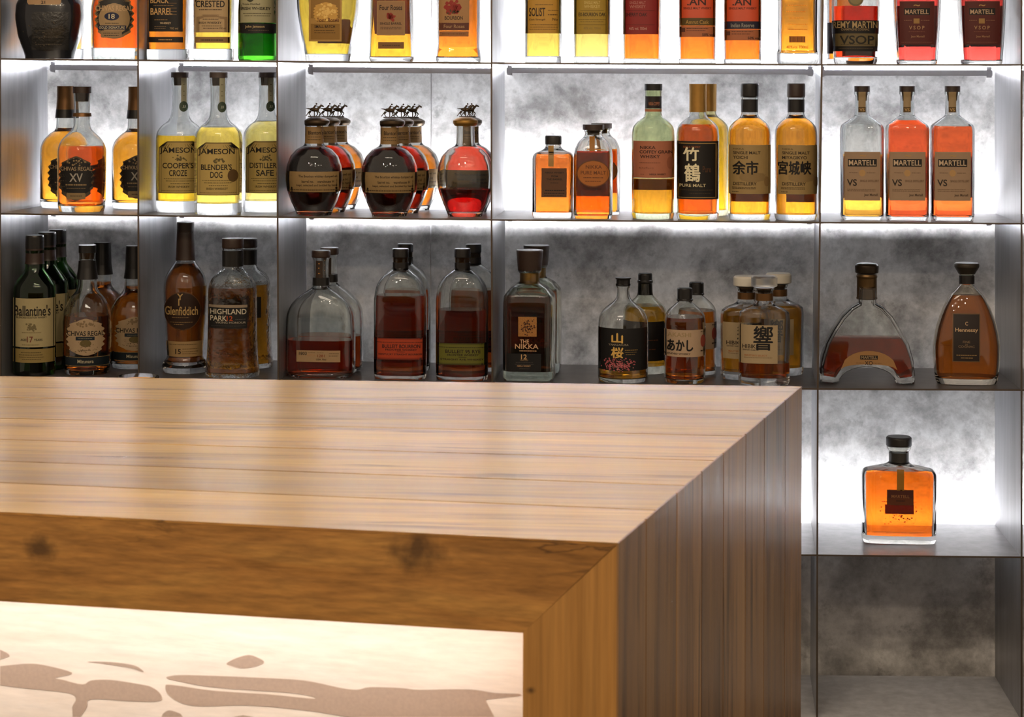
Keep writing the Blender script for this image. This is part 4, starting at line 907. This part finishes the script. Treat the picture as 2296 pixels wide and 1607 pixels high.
# woodford
WP = [(846, 66), (840, 74), (828, 77), (720, 77), (700, 74), (680, 64), (664, 48), (652, 30), (646, 20), (640, 17), (585, 17), (578, 19), (575, 19)]
wd = bottle('round shouldered flask of bourbon, one third full, with small cream strip label', 720, R3, .075, WP, ratio=.5, ex=3, neck=20, liq='c04a18', lev=762, base=9, wall=3.4, rr=9, name='bourbon_bottle',
  cap=[[(577, 20), (575, 21), (563, 21), (561, 20)], [(640, 19), (622, 18.6)]], capm=[BRN, FOIL], capname=['cap', 'neck_foil'],
  items=[('P', 'r', 667, 763, 783, 809, '9d805c'), ('T', '1803', 681, 790, 17, 7, '2a1e12'), ('L', 692, 708, 788, '7a6040'), ('T', 'BATCH', 699, 794, 16, 5, 'a07850'), ('L', 712, 726, 788, '7a6040'), ('T', '1281', 721, 795, 16, 6, '7a3a20'), ('L', 738, 760, 790, '4a3820'), ('L', 738, 758, 795, '4a3820'), ('T', 'USA 70cl', 721, 803, 22, 4, '3a2a18'),
         ('P', 'r', 709, 724, 583, 638, '2f2013', 'neck_label'), ('L', 714, 718, 590, 'a5743a', 2), ('L', 714, 718, 600, 'a5743a', 2), ('L', 714, 718, 612, 'a5743a', 2)])
wd2 = again(wd, 739, .157, 'round shouldered flask standing just behind the one third full one')
for ch in list(wd2.children):
    if ch.name.startswith('front_label'): bpy.data.objects.remove(ch)
BUP = [(851, 56), (845, 58), (690, 58.5), (664, 58), (640, 53), (622, 42), (611, 27), (604, 18), (597, 16.5), (578, 16.5), (575, 18)]
def bulleit(label, cx, Y, c0, c1, lev, word, liq, yo=0, front=True):
    P_ = [(y, w) for y, w in BUP]
    return bottle(label, cx, R3, Y, P_, ratio=.62, ex=3.2, neck=19, liq=liq, lev=lev, base=8, wall=2.8, rr=7, name='bourbon_bottle' if 'RYE' not in word else 'rye_bottle',
      cap=[[(576, 18), (558, 18), (557, 17)], [(588, 15), (576, 16)], [(606, 17.5), (588, 17.6)]], capm=[BLK, CORK, BLK], capname=['cap', 'cork', 'neck_ring'],
      items=[('P', 'r', cx - 58, cx + 57, 756 + yo, 806 + yo, c1), ('+P', 'r', cx - 58, cx + 57, 760 + yo, 801 + yo, c0), ('L', cx - 52, cx + 52, 766 + yo, '3a1408' if yo == 0 else '2a2808'), ('T', word, cx + 2, 775 + yo, 84 if yo == 0 else 78, 8, '200c06'), ('T', 'FRONTIER WHISKEY', cx + 2, 783 + yo, 70, 4.5, '200c06'), ('R', cx - 8, cx + 10, 787 + yo, 788 + yo, '200c06'), ('T', 'KENTUCKY STRAIGHT BOURBON' if yo == 0 else 'STRAIGHT RYE WHISKEY', cx, 793 + yo, 96, 4, '2a1208'),
             ('R', cx - 58, cx + 57, 756 + yo, 757.2 + yo, '2a1208'), ('R', cx - 58, cx + 57, 804 + yo, 805.2 + yo, '2a1208')])
bu = bulleit('arched bourbon bottle with wide orange-red band low on its front', 898.5, .07, 'a33a18', '8a2c12', 662, 'BULLEIT BOURBON', 'c0541c')
again(bu, 909, .21, 'arched bottle standing behind the one with the orange-red band')
bulleit('arched rye bottle with olive green band beside the third divider', 1037, .07, '63611c', '4f4d14', 694, 'BULLEIT 95 RYE', 'c0541c', yo=10)
again(bu, 1062, .22, 'arched bottle standing behind the rye bottle with the green band')
# nikka 12
n12 = bottle('square whisky bottle with flared brown stopper and gold square emblem', 1188, R3, .085, [(851, 54), (844, 57.5), (680, 57.5), (662, 56), (645, 42), (636, 26), (632, 22), (612, 22), (609, 26), (604, 26)], ratio=.85, ex=6, neck=24, gl='f2f8ee', liq='b24c16', lev=662, base=20, wall=5, rr=4, name='whisky_bottle',
  cap=[[(606, 26.5), (562, 30), (560, 29.5)], [(636, 20), (610, 20)]], capm=[BRN, GLD], capname=['stopper', 'neck_band'],
  items=[('P', 'r', 1163, 1204, 706, 750, mat('gold_print', 'b07a42', .4, .5, vary=.5, scale=500), 'emblem', 'coppery gold square emblem'), ('D', 1165, 1202, 708, 748, 60, 1.6, '3e1c0c'), ('T', 'THE', 1177, 761, 20, 9, 'c09a72'), ('T', 'NIKKA', 1182, 772, 52, 11, 'c09a72'), ('L', 1166, 1204, 782, 'b48a62', 2),
         ('P', 'r', 1138, 1214, 788, 828, '0e0c0c'), ('T', '12', 1176, 795.5, 13, 11, 'c9a06c'), ('T', 'YEARS OLD', 1176, 803, 18, 3, '8a6c48'), ('L', 1158, 1196, 808, '3a3430'), ('L', 1156, 1198, 812, '3a3430'), ('T', 'NIKKA WHISKY', 1176, 816, 30, 3.4, 'b08a60'), ('L', 1166, 1188, 822, '4a4038')])
again(n12, 1203, .22, 'square whisky bottle behind the one with the gold square emblem')
# yamazakura
yz = bottle('nearly empty bottle with wide black label, pink blossom print and gold characters', 1398, R3, .085, [(858, 54), (850, 56.5), (735, 57), (712, 55), (696, 46), (682, 29), (674, 19), (664, 14.5), (645, 14), (641, 17), (636, 17)], liq='d9962c', lev=826, base=8, wall=2.8, rr=8, name='whisky_bottle',
  cap=[[(641, 17.5), (640, 15.5), (626, 15.5), (625, 18), (622, 18)]], capm=[FOIL], capname=['cap'],
  items=[('P', 'r', 1343, 1451, 733, 829, '0f0c0a'), ('T', '山', 1385, 755, 24, 22, 'd2aa58'), ('T', 'YAMAZAKURA', 1388, 770, 44, 4.5, '8c806a'), ('T', '桜', 1385, 788, 26, 24, 'd2aa58'), ('L', 1402, 1430, 782, 'b08c46'), ('L', 1402, 1428, 787, '7a6234'), ('L', 1404, 1424, 792, '7a6234'),
         ('D', 1346, 1430, 798, 832, 150, 1.5, 'b0565a'), ('D', 1350, 1424, 802, 830, 60, .9, 'd08a86'), ('R', 1377, 1378.5, 795, 826, '8a4a44')])
blk2 = bottle('bottle with long black capsule and dark label behind the pink blossom one', 1447, R3, .225, [(850, 47), (844, 49), (712, 50), (694, 46), (680, 32), (668, 20), (662, 17), (630, 16)], liq='e0a030', lev=690, gl='f6faf0', base=16, wall=2.8, rr=8, name='whisky_bottle',
  cap=[[(664, 17), (636, 15.6), (635, 17.5), (630, 17.5), (629, 16), (615, 16), (612, 14.5)]], capm=[FOIL], capname=['cap'], items=[('P', 'r', 1399, 1495, 724, 818, '120e0c'), ('L', 1440, 1476, 768, '6a3a20', 2), ('L', 1440, 1470, 790, '6a3a20', 2)])
AKP = [(858, 44), (850, 46.5), (726, 47), (706, 45), (692, 35), (682, 22), (676, 16), (672, 15), (660, 15)]
ak = bottle('small screw cap whisky bottle with cream label in black brushed kana, in front', 1536, R3, .08, AKP, liq='d0701e', lev=711, base=8, wall=2.8, rr=7, name='whisky_bottle',
  cap=[[(674, 18.5), (671, 18.5), (670, 17), (647, 17), (645, 15.5)]], capm=[FOIL],
  items=[('P', 'r', 1491, 1583, 736, 797, 'b3977a'), ('T', 'AKASHI', 1524, 747, 52, 10, '9a845e'), ('T', 'あかし', 1526, 771, 56, 25, '120e0b'), ('T', 'BLENDED WHISKY', 1520, 790, 58, 4, '2a2018'), ('+P', 'o', 1571, 1582, 748, 776, '8e4030'), ('L', 1571, 1581, 741, '3a2a1c'), ('L', 1571, 1581, 784, '3a2a1c', 3)])
again(ak, 1562, .215, 'small screw cap bottle with kana label, standing behind its twin')
# hibiki
def hib(label, cx, Y, lev, liq, capm, items):
    HP = [(861, 55), (855, 57.5), (712, 58), (700, 56), (692, 46), (684, 26), (678, 21), (672, 19.5), (652, 19.5), (649, 22), (646, 22)]
    def shp(z, w):
        return w, 2.
    return bottle(label, cx, R3, Y, HP, liq=liq, lev=lev, base=16, wall=3.6, rr=3, name='whisky_bottle', items=items, gl='fbfdfd', ratio=.7, ex=2.3, neck=22,
      cap=[[(645, 20), (641, 29.5), (622, 29.5), (618, 26)], [(656, 14), (645, 17)], [(673, 20), (657, 20)]], capm=[capm, CORK, BRZ], capname=['crystal_stopper', 'cork', 'neck_band'])
CRY = glass('ffffff', 1.45, .3); FRO = mat('frosted_stopper', 'd8d2c4', .35, vary=.05)
def hib_it(cx, x0, x1, a=0):
    return [('P', 'r', x0, x1, 725, 811, 'ab9572'), ('T', '響', x0 + 54, 754, 42, 54, '120e0c'), ('T', 'HIBIKI', x0 + 24, 773, 32, 9, '2a2018'), ('T', 'SUNTORY WHISKY', x0 + 24, 781, 30, 3.4, '2a2018'), ('T', "MASTER'S SELECT", x0 + 38, 793, 50, 4, 'a06a40'), ('L', x0 + 12, x0 + 74, 798, '7a6244')]
hib('faceted decanter bottle with clear crystal stopper and large black brushed character, in front', 1714, .06, 812, 'd27a20', CRY, hib_it(1714, 1658, 1744))
hb2 = hib('faceted decanter bottle with pale stopper, behind and left of the front one', 1674, .148, 694, 'e0921e', FRO, hib_it(1674, 1622, 1708))
again(hb2, 1746, .224, 'faceted decanter bottle with pale stopper, behind and right of the front one')

# ---- flat decanters cut from an outline: arch bottle
def outline_bottle(label, cx, s, Y, pts, inner_pts, level, depth, gl, liq, name='cognac_bottle', group=None, bev=6):
    P0 = at_y(cx, 500, Y); K = (at_y(cx + 1, 500, Y) - P0).length; zs = rest(P0.x, s, .1, Y)
    zb = min(at_y(cx, py, Y).z for _, py in pts)
    f = lambda px, py: ((px - cx) * K, at_y(cx, py, Y).z - zb)
    root = empty(name, (P0.x, Y, zs)); tag(root, label, 'bottle', group)
    def offset(poly, d):
        out = []; n = len(poly)
        for i in range(n):
            a, b_, c = Vector(poly[i - 1]), Vector(poly[i]), Vector(poly[(i + 1) % n])
            n1 = (b_ - a).normalized(); n2 = (c - b_).normalized()
            t = Vector((-(n1.y + n2.y), n1.x + n2.x)); t = t / max(.35, (t.length ** 2) / 2 + .0) if t.length > 0 else t
            out.append(tuple(b_ + t * d))
        return out
    def slab(poly, dep, b, mb, flip=False):
        lay = [(offset(poly, b), -dep), (offset(poly, b * .35), -dep + b * .3), (poly, -dep + b), (poly, dep - b), (offset(poly, b * .35), dep - b * .3), (offset(poly, b), dep)]
        n = len(poly); vs = [(x, y, z) for pl, y in lay for x, z in pl]; fs = []
        for j in range(len(lay) - 1):
            for i in range(n): fs.append((j * n + i, (j + 1) * n + i, (j + 1) * n + (i + 1) % n, j * n + (i + 1) % n))
        fs = [f_[::-1] for f_ in fs]
        bm = bmesh.new(); bv = [bm.verts.new(v) for v in vs]
        for f_ in fs: bm.faces.new([bv[i] for i in f_])
        for k in (0, len(lay) - 1):
            pl = lay[k][0]
            for tr in tessellate_polygon([[Vector((x, z, 0)) for x, z in pl]]):
                try: bm.faces.new([bv[k * n + i] for i in tr])
                except ValueError: pass
        bmesh.ops.recalc_face_normals(bm, faces=bm.faces[:])
        if flip: bmesh.ops.reverse_faces(bm, faces=bm.faces[:])
        bm.verts.index_update()
        mb.add([v.co.copy() for v in bm.verts], [tuple(v.index for v in f_.verts) for f_ in bm.faces]); bm.free()
    P_ = [f(*p) for p in pts]; I_ = [f(*p) for p in inner_pts]
    def ccw(q): return q if sum(q[i - 1][0] * q[i][1] - q[i][0] * q[i - 1][1] for i in range(len(q))) > 0 else q[::-1]
    P_, I_ = ccw(P_), ccw(I_)
    o = MB(); slab(P_, depth, bev * K, o); slab(I_, depth - 4 * K, 3 * K, o, True); o.build('glass', glass(gl, 1.47), root, 35)
    zl = at_y(cx, level, Y).z - zb
    L2 = []
    q = offset(I_, .0003)
    for i in range(len(q)):
        a, b_ = q[i - 1], q[i]
        if (a[1] <= zl) != (b_[1] <= zl):
            t = (zl - a[1]) / (b_[1] - a[1]); L2.append((a[0] + (b_[0] - a[0]) * t, zl))
        if b_[1] <= zl and (not L2 or (Vector(b_) - Vector(L2[-1])).length > 1e-4): L2.append(b_)
    o = MB(); slab(L2, depth - 4 * K - .0003, 2.5 * K, o); o.build('spirit', glass(liq, 1.35), root, 35)
    class FS:
        def pt(self, px, py, off, back=False):
            x, z = f(px, py); return (x, (depth + off) * (1 if back else -1), z)
    return root, FS(), K, (lambda py: at_y(cx, py, Y).z - zb)
def turned(root, nm, mt, prof, K, zl, x=0):
    cc = [(zl(py), hw * K) for py, hw in prof]
    if cc[0][0] > cc[-1][0]: cc = cc[::-1]
    o = rings_mesh(round_poly(cc, 1.5 * K), lambda z, w: (w, 2.), n=36).build(nm, mt, root, 35); o.location.x = x * K
import math as _m
arch = [(1840, 853), (1838, 835), (1842, 800), (1852, 765), (1868, 735), (1888, 705), (1908, 685), (1924, 676), (1926, 640), (1961, 640), (1963, 676), (1980, 685), (2000, 705), (2018, 735), (2036, 765), (2046, 800), (2050, 835), (2049, 853),
        (2022, 855), (2008, 852)] + [(1944 + 62 * _m.cos(_m.radians(a)), 852 - 34 * _m.sin(_m.radians(a))) for a in range(12, 170, 14)] + [(1880, 852), (1866, 855)]
inn_a = [(1846, 838), (1845, 822), (1850, 798), (1859, 768), (1874, 740), (1893, 711), (1912, 691), (1930, 680), (1932, 644), (1955, 644), (1957, 680), (1976, 691), (1995, 711), (2012, 740), (2029, 768), (2039, 798), (2044, 822), (2043, 838), (2016, 842)] + \
        [(1944 + 68 * _m.cos(_m.radians(a)), 844 - 40 * _m.sin(_m.radians(a))) for a in range(18, 168, 15)] + [(1872, 842)]
r_, FSx, K_, zl_ = outline_bottle('arch shaped cognac decanter with bronze neck and crescent label, standing on two feet', 1944, R3, .09, arch, inn_a, 753, .032, 'fafcfa', 'a8300e')
turned(r_, 'neck_sleeve', mat('antique_bronze', '5a4426', .35, .7), [(669, 23), (666, 24), (664, 22.5), (622, 22.5), (618, 24), (613, 22)], K_, zl_)
turned(r_, 'stopper', mat('dark_antique_bronze', '2e2418', .35, .6), [(611, 22), (610, 26), (594, 27), (589, 22), (587, 10)], K_, zl_)
build_items([('P', 'moon', 1884, 2010, 781, 823, '9d7446'), ('T', 'MARTELL', 1947, 795, 34, 6, '9a7c58'), ('T', 'XO', 1946, 808, 18, 9, '33200e'), ('L', 1918, 1936, 808, '6a4a28'), ('L', 1956, 1976, 808, '6a4a28')], FSx, r_)
build_items([('P', 'r', 1927, 1966, 791, 800, '17110c', 'name_plate'), ('T', 'MARTELL', 1947, 795.5, 35, 6, '9f8460')], type('F2', (), {'pt': lambda self, px, py, off, back=False: FSx.pt(px, py, off + .0007, back)})(), r_)
# teardrop cognac
def flatten(z, w): return w * .45, 2.3
bottle('teardrop shaped cognac decanter with dark rectangular label at the far right', 2168, R3, .085, [(855, 66), (848, 70), (820, 74), (780, 76), (750, 73), (715, 64), (680, 50), (660, 38), (648, 24), (637, 16), (616, 16), (612, 18), (608, 18)],
  gl='fbf4e6', liq='b8661a', lev=660, base=12, wall=4, rr=10, name='cognac_bottle', shape=lambda z, w: ((w * .5, 2.4) if w > .026 else (w, 2.)),
  cap=[[(613, 19), (609, 21), (598, 28), (591, 28), (589, 26)], [(635, 17.5), (617, 17.5)]], capm=[mat('dark_pewter_cap', '3a342c', .4, .5), BLK], capname=['stopper', 'neck_band'],
  items=[('P', 'r', 2137, 2198, 698, 804, '6a4e2c'), ('+P', 'r', 2139, 2196, 700, 802, '241811'), ('T', 'Hennessy', 2168, 735, 50, 11, 'c4a27a'), ('T', 'C', 2168, 720, 6, 8, 'c4a27a'), ('T', 'FINE', 2168, 760, 16, 5, '7a6248'), ('T', 'DE', 2168, 765.5, 6, 3, '7a6248'), ('T', 'COGNAC', 2168, 770, 36, 5, '7a6248'), ('L', 2146, 2192, 789, 'a08050', 1.6), ('L', 2156, 2182, 795, 'a08050', 1.6),
         ('P', 'r', 2160, 2176, 628, 636, 'a5521c', 'neck_tab')])
# square decanter in the lower lit niche
R4 = 4
bottle('square glowing orange cognac decanter with ribbon seal, alone in the lit lower niche', 2017, R4, .14, [(1218, 80), (1212, 83), (1062, 83), (1054, 78), (1044, 34), (1038, 24), (1032, 21), (1012, 21), (1006, 27), (1000, 28)], ratio=.42, ex=5, neck=26,
  gl='fbfbf6', liq='f0701a', lev=1052, base=16, wall=4, rr=5, name='cognac_bottle',
  cap=[[(999, 27), (998, 29), (981, 29), (978, 26)], [(1040, 22.5), (1014, 22.5)]], capm=[DGR, mat('pewter_collar', '4a4844', .35, .6)], capname=['stopper', 'neck_collar'],
  items=[('P', 'r', 1991, 2050, 1094, 1129, '5a2c10', 'seal_plaque'), ('+P', 'r', 1993, 2048, 1096, 1113, '4a2012'), ('T', 'MARTELL', 2021, 1109, 40, 7, '8a5a34'), ('T', 'COGNAC', 2021, 1119, 20, 4, '2e1408'),
         ('P', 'r', 2013, 2029, 1048, 1096, '9a6a1c', 'ribbon')], back=[('P', 'r', 1985, 2049, 1138, 1160, '8a3c10'), ('D', 1970, 2066, 1126, 1190, 60, 1.6, '7a3a14'), ('L', 1978, 2056, 1132, '8a3c10', 2)])
# tumbler on the work ledge
p_ = at_z(311, 839, ZT + .004); d_ = ray(311, 842); yy = PB.y + .09
q = CP + d_ * ((yy - CP.y) / d_.y)
tz = ZT - .13; hz = at_y(311, 844, yy).z - tz
KT = (at_y(312, 840, yy) - at_y(311, 840, yy)).length
t = empty('tumbler', (q.x, yy, tz + .0006)); tag(t, 'clear tumbler of amber drink, only its rim showing beyond the counter edge', 'glass')
R0 = 44 * KT
rings_mesh([(0, R0 * .8), (.004, R0 * .84), (hz, R0), (hz + .001, R0 * .985), (hz, R0 * .97), (.012, R0 * .8), (.010, R0 * .5)], lambda z, w: (w, 2.)).build('glass', glass('ffffff', 1.47), t, 35)
rings_mesh([(.0125, R0 * .79), (hz - .006, R0 * .955)], lambda z, w: (w, 2.)).build('drink', mat('amber_foam', 'd9a24c', .4), t, 35)
for key, grp in (('horse stopper', 'round bourbons with horse stoppers'), ('hidden behind the half empty', 'round bourbons with horse stoppers'), ('tapered red cognac', 'tapered red cognacs on the top shelf'), ('dark green bottle', 'dark green bottles in the far left cell'),
                 ('bronze capsule behind the opened', 'full bottles with bronze capsules'), ('bronze capsule cut off', 'full bottles with bronze capsules'), ('blue band', 'bottles with blue bands'), ('faceted decanter', 'faceted decanter bottles'),
                 ('small screw cap', 'small kana label bottles'), ('flask', 'round shouldered flasks'), ('gold square emblem', 'square bottles with gold emblem'), ('orange-red band', 'arched bourbon bottles'), ('rye bottle with the green', 'arched bourbon bottles'),
                 ('carved', 'carved glass bottles'), ('script band', 'orange bottles with script bands'), ('oval label', 'square shouldered bottles with oval label'), ('brushed characters on its tan', 'amber single malts with tan labels')):
    for ob in bpy.data.objects:
        if not ob.parent and key in str(ob.get('label')): ob['group'] = grp
for ob in bpy.data.objects:
    for k_ in ('_cx', '_s', '_r'):
        if k_ in ob.keys(): del ob[k_]
